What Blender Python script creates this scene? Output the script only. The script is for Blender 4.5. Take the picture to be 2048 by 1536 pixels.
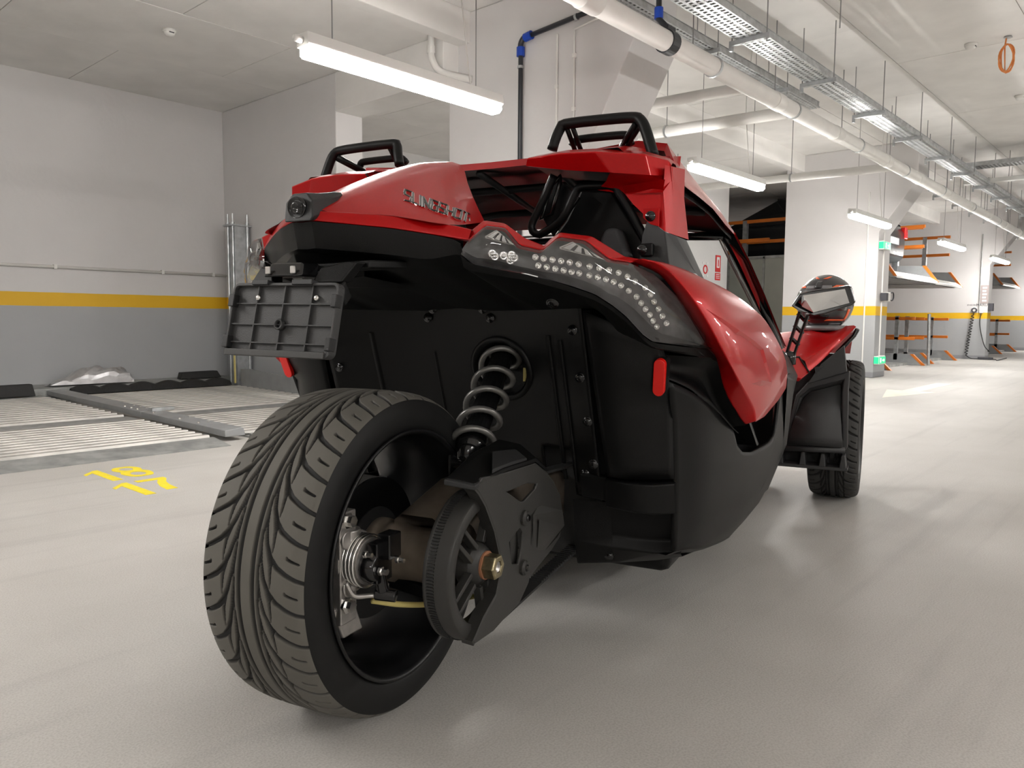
import bpy, bmesh, math, random
import numpy as np
from math import sin, cos, pi, radians, sqrt, atan2, hypot
from mathutils import Vector, Matrix

for o in list(bpy.data.objects):
    bpy.data.objects.remove(o)
scene = bpy.context.scene
COL = scene.collection
random.seed(7)

# ------------------------------------------------------------------ camera
CAM_H = 0.8374
YAW, PITCH, ROLL = radians(41.8424), radians(4.7396), radians(0.4024)
cam_data = bpy.data.cameras.new('camera')
cam_data.sensor_width = 36.0
cam_data.lens = 1536.86 / 2048 * 36.0
cam_data.clip_end = 200
cam_data.clip_start = 0.02
camera = bpy.data.objects.new('camera', cam_data)
COL.objects.link(camera)
_F = Vector((cos(YAW) * cos(PITCH), sin(YAW) * cos(PITCH), -sin(PITCH)))
_R = Vector((sin(YAW), -cos(YAW), 0))
_U = _R.cross(_F)
_R2 = _R * cos(ROLL) + _U * sin(ROLL)
_U2 = -_R * sin(ROLL) + _U * cos(ROLL)
camera.matrix_world = Matrix(((_R2.x, _U2.x, -_F.x, 0), (_R2.y, _U2.y, -_F.y, 0),
                              (_R2.z, _U2.z, -_F.z, CAM_H), (0, 0, 0, 1)))
scene.camera = camera

# ------------------------------------------------------------------ world and exposure
world = bpy.data.worlds.new('world')
scene.world = world
world.use_nodes = True
world.node_tree.nodes['Background'].inputs[0].default_value = (0, 0, 0, 1)
world.node_tree.nodes['Background'].inputs[1].default_value = 0.0
scene.view_settings.view_transform = 'Standard'
scene.view_settings.look = 'None'
scene.view_settings.gamma = 1.0
scene.view_settings.use_curve_mapping = False
scene.view_settings.exposure = 2.0
TUBE_POWER = 30.0

# ------------------------------------------------------------------ materials
MATS = {}

def mat(name, col, rough=0.5, metal=0.0, noise=0.0, nscale=8.0, bump=0.0, bscale=60.0,
        coat=0.0, spec=0.5, trans=0.0, ior=1.45, emit=None, estr=0.0, col2=None, alpha=1.0, rvar=0.0):
    m = bpy.data.materials.new(name)
    m.use_nodes = True
    nt = m.node_tree
    b = nt.nodes['Principled BSDF']
    b.inputs['Base Color'].default_value = (*col, 1)
    b.inputs['Roughness'].default_value = rough
    b.inputs['Metallic'].default_value = metal
    b.inputs['Specular IOR Level'].default_value = spec
    b.inputs['Coat Weight'].default_value = coat
    b.inputs['Coat Roughness'].default_value = 0.03
    b.inputs['Transmission Weight'].default_value = trans
    b.inputs['IOR'].default_value = ior
    b.inputs['Alpha'].default_value = alpha
    if emit:
        b.inputs['Emission Color'].default_value = (*emit, 1)
        b.inputs['Emission Strength'].default_value = estr
    tc = nt.nodes.new('ShaderNodeTexCoord')
    if noise > 0:
        n = nt.nodes.new('ShaderNodeTexNoise')
        n.inputs['Scale'].default_value = nscale
        n.inputs['Detail'].default_value = 5
        nt.links.new(tc.outputs['Object'], n.inputs['Vector'])
        mx = nt.nodes.new('ShaderNodeMix')
        mx.data_type = 'RGBA'
        c2 = col2 if col2 else tuple(max(0, c * (1 - noise)) for c in col)
        c1 = col if col2 else tuple(min(1, c * (1 + noise * 0.6)) for c in col)
        mx.inputs['A'].default_value = (*c1, 1)
        mx.inputs['B'].default_value = (*c2, 1)
        rp = nt.nodes.new('ShaderNodeMapRange')
        rp.inputs['From Min'].default_value = 0.35
        rp.inputs['From Max'].default_value = 0.65
        nt.links.new(n.outputs['Fac'], rp.inputs['Value'])
        nt.links.new(rp.outputs['Result'], mx.inputs['Factor'])
        nt.links.new(mx.outputs['Result'], b.inputs['Base Color'])
        if rvar > 0:
            rr = nt.nodes.new('ShaderNodeMapRange')
            rr.inputs['To Min'].default_value = max(0, rough - rvar)
            rr.inputs['To Max'].default_value = min(1, rough + rvar)
            nt.links.new(n.outputs['Fac'], rr.inputs['Value'])
            nt.links.new(rr.outputs['Result'], b.inputs['Roughness'])
    if bump > 0:
        n2 = nt.nodes.new('ShaderNodeTexNoise')
        n2.inputs['Scale'].default_value = bscale
        n2.inputs['Detail'].default_value = 4
        nt.links.new(tc.outputs['Object'], n2.inputs['Vector'])
        bp = nt.nodes.new('ShaderNodeBump')
        bp.inputs['Strength'].default_value = bump
        bp.inputs['Distance'].default_value = 0.004
        nt.links.new(n2.outputs['Fac'], bp.inputs['Height'])
        nt.links.new(bp.outputs['Normal'], b.inputs['Normal'])
    MATS[name] = m
    return m

def wall_paint():
    """white wall, yellow stripe 0.95-1.09 m, grey dado: paint by height."""
    m = bpy.data.materials.new('wall_paint')
    m.use_nodes = True
    nt = m.node_tree
    b = nt.nodes['Principled BSDF']
    b.inputs['Roughness'].default_value = 0.55
    g = nt.nodes.new('ShaderNodeNewGeometry')
    sx = nt.nodes.new('ShaderNodeSeparateXYZ')
    nt.links.new(g.outputs['Position'], sx.inputs[0])
    nz = nt.nodes.new('ShaderNodeTexNoise')
    nz.inputs['Scale'].default_value = 3.0
    nz.inputs['Detail'].default_value = 6
    nt.links.new(g.outputs['Position'], nz.inputs['Vector'])
    wob = nt.nodes.new('ShaderNodeMath'); wob.operation = 'MULTIPLY_ADD'
    wob.inputs[1].default_value = 0.012
    nt.links.new(nz.outputs['Fac'], wob.inputs[0])
    nt.links.new(sx.outputs['Z'], wob.inputs[2])
    def step(z):
        s = nt.nodes.new('ShaderNodeMath'); s.operation = 'GREATER_THAN'
        s.inputs[1].default_value = z + 0.006
        nt.links.new(wob.outputs[0], s.inputs[0])
        return s
    def mix(f, a, c):
        x = nt.nodes.new('ShaderNodeMix'); x.data_type = 'RGBA'
        nt.links.new(f, x.inputs['Factor'])
        for i, v in (('A', a), ('B', c)):
            if isinstance(v, tuple): x.inputs[i].default_value = (*v, 1)
            else: nt.links.new(v, x.inputs[i])
        return x.outputs['Result']
    white = mix(nz.outputs['Fac'], (0.665, 0.65, 0.645), (0.61, 0.595, 0.59))
    grey = mix(nz.outputs['Fac'], (0.40, 0.41, 0.42), (0.36, 0.37, 0.38))
    yel = mix(nz.outputs['Fac'], (0.80, 0.47, 0.012), (0.72, 0.41, 0.010))
    c1 = mix(step(0.95).outputs[0], grey, yel)
    c2 = mix(step(1.09).outputs[0], c1, white)
    plinth = mix(step(0.085).outputs[0], (0.27, 0.275, 0.29), c2)
    nt.links.new(plinth, b.inputs['Base Color'])
    n2 = nt.nodes.new('ShaderNodeTexNoise'); n2.inputs['Scale'].default_value = 18; n2.inputs['Detail'].default_value = 6
    nt.links.new(g.outputs['Position'], n2.inputs['Vector'])
    bp = nt.nodes.new('ShaderNodeBump'); bp.inputs['Strength'].default_value = 0.35; bp.inputs['Distance'].default_value = 0.006
    nt.links.new(n2.outputs['Fac'], bp.inputs['Height'])
    nt.links.new(bp.outputs['Normal'], b.inputs['Normal'])
    MATS['wall_paint'] = m

wall_paint()

def floor_mat():
    m = bpy.data.materials.new('floor_epoxy')
    m.use_nodes = True
    nt = m.node_tree
    b = nt.nodes['Principled BSDF']
    g = nt.nodes.new('ShaderNodeNewGeometry')
    n1 = nt.nodes.new('ShaderNodeTexNoise'); n1.inputs['Scale'].default_value = 1.1; n1.inputs['Detail'].default_value = 7
    n1.inputs['Roughness'].default_value = 0.6
    nt.links.new(g.outputs['Position'], n1.inputs['Vector'])
    n2 = nt.nodes.new('ShaderNodeTexNoise'); n2.inputs['Scale'].default_value = 210; n2.inputs['Detail'].default_value = 3
    nt.links.new(g.outputs['Position'], n2.inputs['Vector'])
    # tyre sweeps: stretched noise along the lane
    mp = nt.nodes.new('ShaderNodeMapping'); mp.inputs['Scale'].default_value = (0.35, 7.0, 1)
    nt.links.new(g.outputs['Position'], mp.inputs['Vector'])
    n3 = nt.nodes.new('ShaderNodeTexNoise'); n3.inputs['Scale'].default_value = 1.2; n3.inputs['Detail'].default_value = 4
    nt.links.new(mp.outputs[0], n3.inputs['Vector'])
    r1 = nt.nodes.new('ShaderNodeValToRGB')
    r1.color_ramp.elements[0].position = 0.3; r1.color_ramp.elements[0].color = (0.46, 0.445, 0.42, 1)
    r1.color_ramp.elements[1].position = 0.7; r1.color_ramp.elements[1].color = (0.555, 0.54, 0.515, 1)
    nt.links.new(n1.outputs['Fac'], r1.inputs['Fac'])
    mu = nt.nodes.new('ShaderNodeMix'); mu.data_type = 'RGBA'; mu.blend_type = 'MULTIPLY'
    r2 = nt.nodes.new('ShaderNodeValToRGB')
    r2.color_ramp.elements[0].position = 0.36; r2.color_ramp.elements[0].color = (0.80, 0.79, 0.78, 1)
    r2.color_ramp.elements[1].position = 0.60; r2.color_ramp.elements[1].color = (1, 1, 1, 1)
    nt.links.new(n2.outputs['Fac'], r2.inputs['Fac'])
    mu.inputs['Factor'].default_value = 0.8
    nt.links.new(r1.outputs['Color'], mu.inputs['A']); nt.links.new(r2.outputs['Color'], mu.inputs['B'])
    mu2 = nt.nodes.new('ShaderNodeMix'); mu2.data_type = 'RGBA'; mu2.blend_type = 'MULTIPLY'
    r3 = nt.nodes.new('ShaderNodeValToRGB')
    r3.color_ramp.elements[0].position = 0.30; r3.color_ramp.elements[0].color = (0.86, 0.86, 0.87, 1)
    r3.color_ramp.elements[1].position = 0.46; r3.color_ramp.elements[1].color = (1, 1, 1, 1)
    nt.links.new(n3.outputs['Fac'], r3.inputs['Fac'])
    mu2.inputs['Factor'].default_value = 0.8
    nt.links.new(mu.outputs['Result'], mu2.inputs['A']); nt.links.new(r3.outputs['Color'], mu2.inputs['B'])
    nt.links.new(mu2.outputs['Result'], b.inputs['Base Color'])
    b.inputs['Roughness'].default_value = 0.5
    b.inputs['Specular IOR Level'].default_value = 0.35
    bp = nt.nodes.new('ShaderNodeBump'); bp.inputs['Strength'].default_value = 0.45; bp.inputs['Distance'].default_value = 0.002
    nt.links.new(n2.outputs['Fac'], bp.inputs['Height'])
    nt.links.new(bp.outputs['Normal'], b.inputs['Normal'])
    MATS['floor_epoxy'] = m

floor_mat()
mat('ceiling_paint', (0.76, 0.745, 0.72), 0.75, noise=0.06, nscale=2.2, bump=0.5, bscale=9)
mat('ceiling_slab', (0.76, 0.745, 0.72), 0.75)
mat('white_metal', (0.72, 0.72, 0.70), 0.4)
mat('white_plastic', (0.74, 0.73, 0.70), 0.42, noise=0.04, nscale=5)
mat('galv', (0.52, 0.54, 0.55), 0.42, metal=0.85, noise=0.18, nscale=14, rvar=0.12)
mat('galv_dull', (0.40, 0.41, 0.40), 0.55, metal=0.55, noise=0.25, nscale=9)
mat('slat_metal', (0.50, 0.485, 0.455), 0.48, metal=0.35, noise=0.22, nscale=4)
mat('lift_grey', (0.33, 0.34, 0.345), 0.5, metal=0.3, noise=0.1, nscale=6)
mat('orange_paint', (0.62, 0.17, 0.02), 0.4, noise=0.08, nscale=6)
mat('yellow_paint', (0.86, 0.70, 0.03), 0.5, noise=0.08, nscale=30)
mat('white_mark', (0.74, 0.71, 0.60), 0.5, noise=0.12, nscale=9)
mat('tube_glow', (1, 1, 1), 0.4, emit=(1.0, 0.970, 0.932), estr=TUBE_POWER)
mat('black_pipe', (0.025, 0.027, 0.032), 0.4)
mat('blue_plastic', (0.01, 0.06, 0.42), 0.35)
mat('rubber', (0.016, 0.016, 0.016), 0.6, bump=0.2, bscale=80)
mat('green_sign', (0.02, 0.42, 0.20), 0.35, emit=(0.03, 0.75, 0.30), estr=0.22)
mat('sign_white', (0.78, 0.80, 0.78), 0.4, emit=(0.75, 1.0, 0.85), estr=0.2)
mat('paper', (0.74, 0.73, 0.72), 0.6)
mat('red_print', (0.62, 0.03, 0.03), 0.5)
mat('dark_print', (0.06, 0.06, 0.07), 0.5)
mat('copper_cable', (0.62, 0.20, 0.05), 0.5)
mat('silver_foil', (0.55, 0.55, 0.56), 0.30, metal=0.75, noise=0.15, nscale=12)
mat('steel_rod', (0.30, 0.30, 0.30), 0.45, metal=0.7)

# ------------------------------------------------------------------ mesh helpers
class MB:
    """collects primitives into one mesh"""
    def __init__(s):
        s.v = []; s.f = []; s.m = []
    def add(s, v, f, mi=0):
        n = len(s.v)
        s.v += [tuple(map(float, p)) for p in v]
        s.f += [tuple(i + n for i in q) for q in f]
        s.m += [mi] * len(f)
        return s
    def box(s, x0, x1, y0, y1, z0, z1, mi=0, M=None):
        v = [(x, y, z) for z in (z0, z1) for y in (y0, y1) for x in (x0, x1)]
        if M is not None: v = [tuple(M @ Vector(p)) for p in v]
        return s.add(v, [(0, 2, 3, 1), (4, 5, 7, 6), (0, 1, 5, 4), (2, 6, 7, 3), (0, 4, 6, 2), (1, 3, 7, 5)], mi)
    def tube(s, pts, r, n=10, mi=0, cap=True, closed=False):
        pts = [Vector(p) for p in pts]
        k = len(pts)
        rs = r if isinstance(r, (list, tuple)) else [r] * k
        tang = []
        for i in range(k):
            if closed: t = pts[(i + 1) % k] - pts[i - 1]
            elif i == 0: t = pts[1] - pts[0]
            elif i == k - 1: t = pts[-1] - pts[-2]
            else: t = (pts[i + 1] - pts[i]).normalized() + (pts[i] - pts[i - 1]).normalized()
            tang.append(t.normalized() if t.length > 1e-9 else Vector((0, 0, 1)))
        t = tang[0]
        up = Vector((0, 0, 1)) if abs(t.z) < 0.9 else Vector((1, 0, 0))
        u = t.cross(up).normalized(); w = u.cross(t).normalized()
        V = []
        for i in range(k):
            if i:
                ax = tang[i - 1].cross(tang[i]); a = tang[i - 1].angle(tang[i], 0)
                if ax.length > 1e-9 and a > 1e-6:
                    q = Matrix.Rotation(a, 3, ax.normalized()); u = q @ u; w = q @ w
            sc = 1.0
            for j in range(n):
                a = 2 * pi * j / n
                V.append(pts[i] + (u * cos(a) + w * sin(a)) * rs[i] * sc)
        F = []
        for i in range(k if closed else k - 1):
            i2 = (i + 1) % k
            for j in range(n):
                F.append((i * n + j, i * n + (j + 1) % n, i2 * n + (j + 1) % n, i2 * n + j))
        if cap and not closed:
            F.append(tuple(range(n))[::-1]); F.append(tuple((k - 1) * n + j for j in range(n)))
        return s.add(V, F, mi)
    def lathe(s, prof, n=32, M=None, mi=0, closed=False):
        """prof: list of (radius, axial); axis = local X of M (default world X)"""
        V = []; k = len(prof)
        for i in range(n):
            a = 2 * pi * i / n
            for r, h in prof:
                V.append((h, r * cos(a), r * sin(a)))
        if M is not None: V = [tuple(M @ Vector(p)) for p in V]
        F = []
        for i in range(n):
            i2 = (i + 1) % n
            for j in range(k if closed else k - 1):
                j2 = (j + 1) % k
                F.append((i * k + j, i2 * k + j, i2 * k + j2, i * k + j2))
        return s.add(V, F, mi)
    def grid(s, rows, mi=0, closed_u=False, flip=False):
        """rows: list of equally long point lists"""
        n = len(rows[0]); V = [p for r in rows for p in r]; F = []
        for i in range(len(rows) - 1):
            for j in range(n if closed_u else n - 1):
                j2 = (j + 1) % n
                q = (i * n + j, i * n + j2, (i + 1) * n + j2, (i + 1) * n + j)
                F.append(q[::-1] if flip else q)
        return s.add(V, F, mi)
    def prism(s, poly, d, mi=0):
        """closed polygon (3-d points) extruded by vector d"""
        n = len(poly); d = Vector(d)
        V = [Vector(p) for p in poly] + [Vector(p) + d for p in poly]
        F = [tuple(range(n))[::-1], tuple(range(n, 2 * n))]
        F += [(i, (i + 1) % n, n + (i + 1) % n, n + i) for i in range(n)]
        return s.add(V, F, mi)
    def build(s, name, mats, parent=None, smooth=False, bevel=0.0, seg=2, solid=0.0, sub=0, angle=35, offset=-1, weld=False):
        me = bpy.data.meshes.new(name)
        me.from_pydata(s.v, [], s.f)
        mats = mats if isinstance(mats, (list, tuple)) else [mats]
        for m in mats: me.materials.append(MATS[m])
        if len(mats) > 1: me.polygons.foreach_set('material_index', s.m)
        bm = bmesh.new(); bm.from_mesh(me)
        if weld: bmesh.ops.remove_doubles(bm, verts=bm.verts, dist=1e-5)
        bmesh.ops.recalc_face_normals(bm, faces=bm.faces)
        bm.to_mesh(me); bm.free()
        if smooth: me.polygons.foreach_set('use_smooth', [True] * len(me.polygons))
        me.update()
        o = bpy.data.objects.new(name, me)
        COL.objects.link(o)
        if parent: o.parent = parent
        if solid:
            d = o.modifiers.new('solid', 'SOLIDIFY'); d.thickness = solid; d.offset = offset
        if sub:
            d = o.modifiers.new('sub', 'SUBSURF'); d.levels = sub; d.render_levels = sub
        if bevel:
            d = o.modifiers.new('bevel', 'BEVEL'); d.width = bevel; d.segments = seg
            d.limit_method = 'ANGLE'; d.angle_limit = radians(angle)
            if smooth is False:
                me.polygons.foreach_set('use_smooth', [True] * len(me.polygons))
                try: d.harden_normals = True
                except Exception: pass
        return o

def empty(name, loc=(0, 0, 0), rz=0.0):
    o = bpy.data.objects.new(name, None)
    COL.objects.link(o); o.location = loc; o.rotation_euler = (0, 0, rz)
    o.empty_display_size = 0.1
    return o

def tag(o, label, cat, group=None, kind=None):
    o['label'] = label; o['category'] = cat
    if group: o['group'] = group
    if kind: o['kind'] = kind
    return o

def struct(o, label=None):
    o['kind'] = 'structure'
    if label: o['label'] = label
    return o

def clone(o, parent=None):
    c = o.copy(); COL.objects.link(c)
    if parent is not None: c.parent = parent
    for ch in list(o.children):
        clone(ch, c)
    return c

def text_mesh(name, txt, size, depth, m, parent=None, font_shear=0.0):
    cu = bpy.data.curves.new(name, 'FONT')
    cu.body = txt; cu.size = size; cu.extrude = depth; cu.shear = font_shear
    cu.align_x = 'CENTER'; cu.align_y = 'CENTER'
    tmp = bpy.data.objects.new(name, cu); COL.objects.link(tmp)
    dg = bpy.context.evaluated_depsgraph_get()
    me = bpy.data.meshes.new_from_object(tmp.evaluated_get(dg))
    bpy.data.objects.remove(tmp)
    me.materials.clear(); me.materials.append(MATS[m])
    o = bpy.data.objects.new(name, me); COL.objects.link(o)
    if parent: o.parent = parent
    return o

def catmull(P, n=6):
    """smooth open curve through the points"""
    P = [Vector(p) for p in P]
    if len(P) < 3: return P
    Q = [P[0] * 2 - P[1]] + P + [P[-1] * 2 - P[-2]]
    out = []
    for i in range(1, len(Q) - 2):
        a, b, c, d = Q[i - 1], Q[i], Q[i + 1], Q[i + 2]
        for k in range(n):
            t = k / n
            out.append(0.5 * ((2 * b) + (c - a) * t + (2 * a - 5 * b + 4 * c - d) * t * t + (3 * b - a - 3 * c + d) * t ** 3))
    out.append(P[-1])
    return out

def resample(P, n):
    P = [Vector(p) for p in P]
    L = [0]
    for a, b in zip(P, P[1:]): L.append(L[-1] + (b - a).length)
    out = []
    for i in range(n):
        s = L[-1] * i / (n - 1)
        k = 0
        while k < len(L) - 2 and L[k + 1] < s: k += 1
        d = L[k + 1] - L[k]
        out.append(P[k].lerp(P[k + 1], (s - L[k]) / d if d > 1e-12 else 0))
    return out

def mx(P): return [(-p[0], p[1], p[2]) for p in P]
# ================================================================== ROOM
YW, YBK = 8.85, -7.0            # side walls
XBK, XFAR = -8.0, 36.0
ZB, ZL = 3.28, 3.48             # bay ceiling, lane ceiling
YBEAM0, YBEAM1 = 4.86, 5.0

struct(MB().box(XBK, XFAR, YBK, YW, -0.2, 0.0).build('floor', 'floor_epoxy'), 'pale grey epoxy garage floor')
struct(MB().box(XBK - .25, XFAR, YW, YW + .25, 0, 3.9).build('wall_left', 'wall_paint'), 'long white wall with yellow stripe and grey dado')
struct(MB().box(XBK - .25, XFAR, YBK - .25, YBK, 0, 3.9).build('wall_right', 'wall_paint'))
struct(MB().box(XBK - .25, XBK, YBK, YW, 0, 3.9).build('wall_back', 'wall_paint'))
struct(MB().box(XFAR, XFAR + .25, YBK - .25, YW + .25, 0, 3.9).build('wall_far', 'wall_paint'))

# ceilings: slab with shuttering panels left in the concrete, each a board print of its own
def ceiling(name, y0, y1, z, px, py, xoff, pm='ceiling_paint'):
    c = struct(MB().box(XBK, XFAR, y0, y1, z + 0.012, z + 0.3).build(name, 'ceiling_slab'), 'white painted concrete ceiling with shuttering joints')
    base = MB().box(-px / 2 + .0035, px / 2 - .0035, -py / 2 + .0035, py / 2 - .0035, 0, 0.012).build('ceiling_panel', pm, c)
    first = True
    ny = max(1, int(round((y1 - y0) / py)))
    pyy = (y1 - y0) / ny
    base.scale = (1, pyy / py, 1)
    rng = random.Random(len(name) * 3 + 1)
    for j in range(ny):
        x = XBK + xoff - (j % 2) * px * 0.5
        while x < XFAR:
            if x + px > XBK + .01:
                o = base if first else base.copy()
                if not first: COL.objects.link(o); o.parent = c
                first = False
                xa, xb = max(x, XBK), min(x + px, XFAR)
                o.location = ((xa + xb) / 2, y0 + pyy * (j + .5), z + rng.uniform(-.0015, .0015))
                o.scale = ((xb - xa) / px, pyy / py, 1)
            x += px
    return c
ceiling('ceiling', YBK, YBEAM0, ZL, 2.5, 1.18, 0.4)
ceiling('ceiling_bay', YBEAM1, YW, ZB, 2.0, 1.28, 1.0)
struct(MB().box(XBK, XFAR, YBEAM0, YBEAM1, 3.22, 3.8).build('beam_long', 'ceiling_paint', bevel=.006), 'white concrete downstand beam along the bays')

# columns with haunches, and bay walls
def column(name, x0, x1, y0, y1, hz, hy, hz2, label, top=ZL):
    prof = [(y0, 0), (y1, 0), (y1, top), (hy, top), (hy, hz2), (y0, hz)]
    o = MB().prism([(x0, y, z) for y, z in prof], (x1 - x0, 0, 0)).build(name, 'wall_paint', bevel=.012)
    return struct(o, label)
column('column_1', 4.85, 5.42, 3.70, 5.12, 1.93, 3.17, 2.90, 'broad white concrete column with haunch beside the black water pipe')
column('column_2', 12.37, 12.94, 3.70, 5.15, 2.20, 3.20, 2.93, 'white column with yellow stripe and green exit signs')
column('column_3', 20.8, 21.2, 3.76, 8.85, 2.20, 3.25, 2.93, 'far white wall end with charging sockets')
column('column_4', -2.5, -1.93, 3.70, 5.12, 2.1, 3.2, 2.90, 'white concrete column behind the camera')
column('column_5', 29.0, 29.5, 3.75, 8.85, 2.2, 3.25, 2.93, 'farthest white column wall')
struct(MB().box(4.67, 5.0, 6.57, YW, 0, ZB).build('wall_pier', 'wall_paint', bevel=.01), 'white cross wall with yellow stripe in the corner bay')
struct(MB().box(4.67, 5.0, 5.0, 6.57, 2.90, ZB).build('beam_cross', 'ceiling_paint', bevel=.008))
struct(MB().box(10.48, 12.5, 6.2, YW, 0, ZB).build('wall_block', 'wall_paint', bevel=.01), 'white wall block with red fire sign')
struct(MB().box(-2.5, -2.2, 6.5, YW, 0, ZB).build('wall_pier_back', 'wall_paint', bevel=.01))
for i, xx in enumerate((-2.3, 5.0, 12.4, 20.8)):
    prof = [(-3.3, 0), (-4.7, 0), (-4.7, ZL), (-2.8, ZL), (-2.8, 2.93), (-3.3, 2.2)]
    struct(MB().prism([(xx, y, z) for y, z in prof], (.57, 0, 0)).build('column_%d' % (6 + i), 'wall_paint', bevel=.012))

# wall conduit on the long wall
cp_ = empty('wall_conduit', (0, YW, 1.35))
MB().tube([(-6, -.02, .012), (4.67, -.02, 0)], .016, 8).build('pipe', 'white_plastic', cp_, smooth=True)
for x in (-4, -2, 0, 1.4, 2.8, 3.9, 4.5):
    MB().box(x - .015, x + .015, -.04, 0.0, -.018, .026).build('clip', 'white_plastic', cp_)
tag(cp_, 'thin grey conduit clipped along the white wall above the yellow stripe', 'conduit')

# ------------------------------------------------------------------ tube lights
LIGHT_Y, LIGHT_Z = 3.42, 2.19
def tube_light(x0, y, z, L, zc, label, side=1, group='suspended tube lights over the lane', off=None):
    t = empty('tube_light_%d_offscreen' % off if off else 'tube_light', (x0, y, z))
    h = .048
    prof = [(-h, .085), (h, .085), (h + .006, .03), (h, 0.02), (-h, 0.02), (-h - .006, .03)]
    MB().prism([(0, a, b) for a, b in prof], (L, 0, 0)).build('housing', 'white_metal', t, bevel=.004)
    dp = [(-h - .004, .024), (h + .004, .024), (h + .004, -.014), (h - .016, -.032), (-h + .016, -.032), (-h - .004, -.014)]
    MB().prism([(.02, a, b) for a, b in dp], (L - .04, 0, 0)).build('diffuser_%d_offscreen' % off if off else 'diffuser', 'tube_glow', t)
    for f in (.125, .86):
        MB().tube([(L * f, 0, .08), (L * f, 0, zc - z)], .0035, 6).build('suspension_wire', 'steel_rod', t)
        MB().box(L * f - .02, L * f + .02, -.012, .012, .08, .092).build('hook', 'galv', t)
    f = .835
    MB().tube(catmull([(L * f, .01, .09), (L * f - .02, .03, .35), (L * f - .05, .05, .8), (L * f - .02, .02, zc - z)], 5), .005, 6).build('power_cable', 'white_plastic', t, smooth=True)
    MB().tube([(-.045, 0, .05), (.0, 0, .05)], .018, 10).build('cable_gland', 'white_plastic', t, smooth=True)
    tag(t, label, 'light', group)
    return t
tube_light(2.27, LIGHT_Y + .05, LIGHT_Z, 1.45, ZL, 'lit tube light hanging before the column with the black pipe')
tube_light(6.16, LIGHT_Y, LIGHT_Z, 1.42, ZL, 'lit tube light hanging above the car windscreen')
tube_light(10.2, LIGHT_Y - .03, LIGHT_Z, 1.5, ZL, 'lit tube light beside the column with exit signs')
tube_light(14.55, LIGHT_Y - .05, LIGHT_Z, 1.6, ZL, 'lit tube light in front of the raised car lift')
tube_light(18.75, LIGHT_Y - .07, LIGHT_Z, 1.6, ZL, 'lit tube light before the far wall with charging cables')
# the same row goes on behind the camera and past the right edge of the picture
for k, x in enumerate((-1.75, -5.75, 27.2)):
    tube_light(x, LIGHT_Y, LIGHT_Z, 1.45, ZL, 'lit tube light farther along the same row', off=1 + k)
# matching row along the far side of the lane: its lamps show as the row of dashes mirrored in the red fender
for k, x in enumerate((-5.8, -1.75, 2.3, 6.35, 10.4, 14.45, 18.5)):
    tube_light(x, -3.0, LIGHT_Z, 1.45, ZL, 'lit tube light on the other side of the lane', group='suspended tube lights across the lane', off=4 + k)

# ------------------------------------------------------------------ big drain pipe
def pipe_thing(name, pts, r, m, label, collars=(), hang=(), zc=ZL, cr=1.09, cw=.09, rod_dy=0.0):
    P = [Vector(p) for p in pts]
    t = empty(name, P[0])
    Q = [p - P[0] for p in P]
    MB().tube(Q, r, 20).build('pipe', m, t, smooth=True)
    d = (P[-1] - P[0]); dn = d.normalized()
    for s in collars:
        c = dn * s
        MB().tube([c - dn * cw / 2, c + dn * cw / 2], r * cr, 20).build('collar', m, t, smooth=True, bevel=.004)
    for s in hang:
        c = dn * s
        MB().tube([c - dn * .011, c + dn * .011], r * 1.13, 20).build('clamp', 'galv', t)
        if rod_dy: MB().box(c.x - .012, c.x + .012, c.y - .01, c.y + rod_dy + .012, c.z + r, c.z + r + .012).build('hanger_arm', 'galv', t)
        MB().tube([c + Vector((0, rod_dy, r)), c + Vector((0, rod_dy, zc - P[0].z - c.z))], .005, 6).build('hanger_rod', 'steel_rod', t)
    tag(t, label, 'pipe')
    return t
pipe_thing('drain_pipe', [(0.5, 2.71, 2.68), (27, 2.99, 2.68)], .066, 'white_plastic',
           'long white drain pipe hung under the ceiling along the lane',
           collars=[3.2, 5.9, 7.35, 9.0, 10.4, 12.0, 13.5, 15.0, 16.5, 18, 19.5, 21], hang=[2.9, 4.75, 6.25, 8.0, 9.75, 11.6, 13.6, 15.8, 18.2], cw=.16, rod_dy=.17)
pipe_thing('branch_pipe', [(6.05, 2.825, 2.74), (6.05, 5.3, 2.80)], .045, 'white_plastic', 'white branch pipe joining the drain just past the broad column', hang=[1.6])
pipe_thing('branch_pipe', [(7.0, 2.83, 2.74), (7.0, 6.4, 2.80)], .055, 'white_plastic', 'white branch pipe crossing behind the red roof hoop', collars=[1.6], hang=[1.35])
pipe_thing('branch_pipe', [(10.15, 2.865, 2.72), (10.15, 8.6, 2.80)], .05, 'white_plastic', 'white branch pipe running over the wall block to the drain', collars=[2.1, 4], hang=[1.3, 3.0])
eb = empty('elbow_pipe', (4.6, 5.08, 3.28))
MB().tube(catmull([(0, 0, 0), (0, 0, -.1), (0, -.01, -.2), (.05, -.06, -.31), (.2, -.2, -.36), (.25, -.25, -.37)], 4), .03, 12).build('pipe', 'white_plastic', eb, smooth=True)
MB().tube([(0, 0, -.1), (0, 0, -.16)], .036, 12).build('collar', 'white_plastic', eb)
tag(eb, 'short white pipe elbow dropping from the beam beside the broad column', 'pipe')

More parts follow.
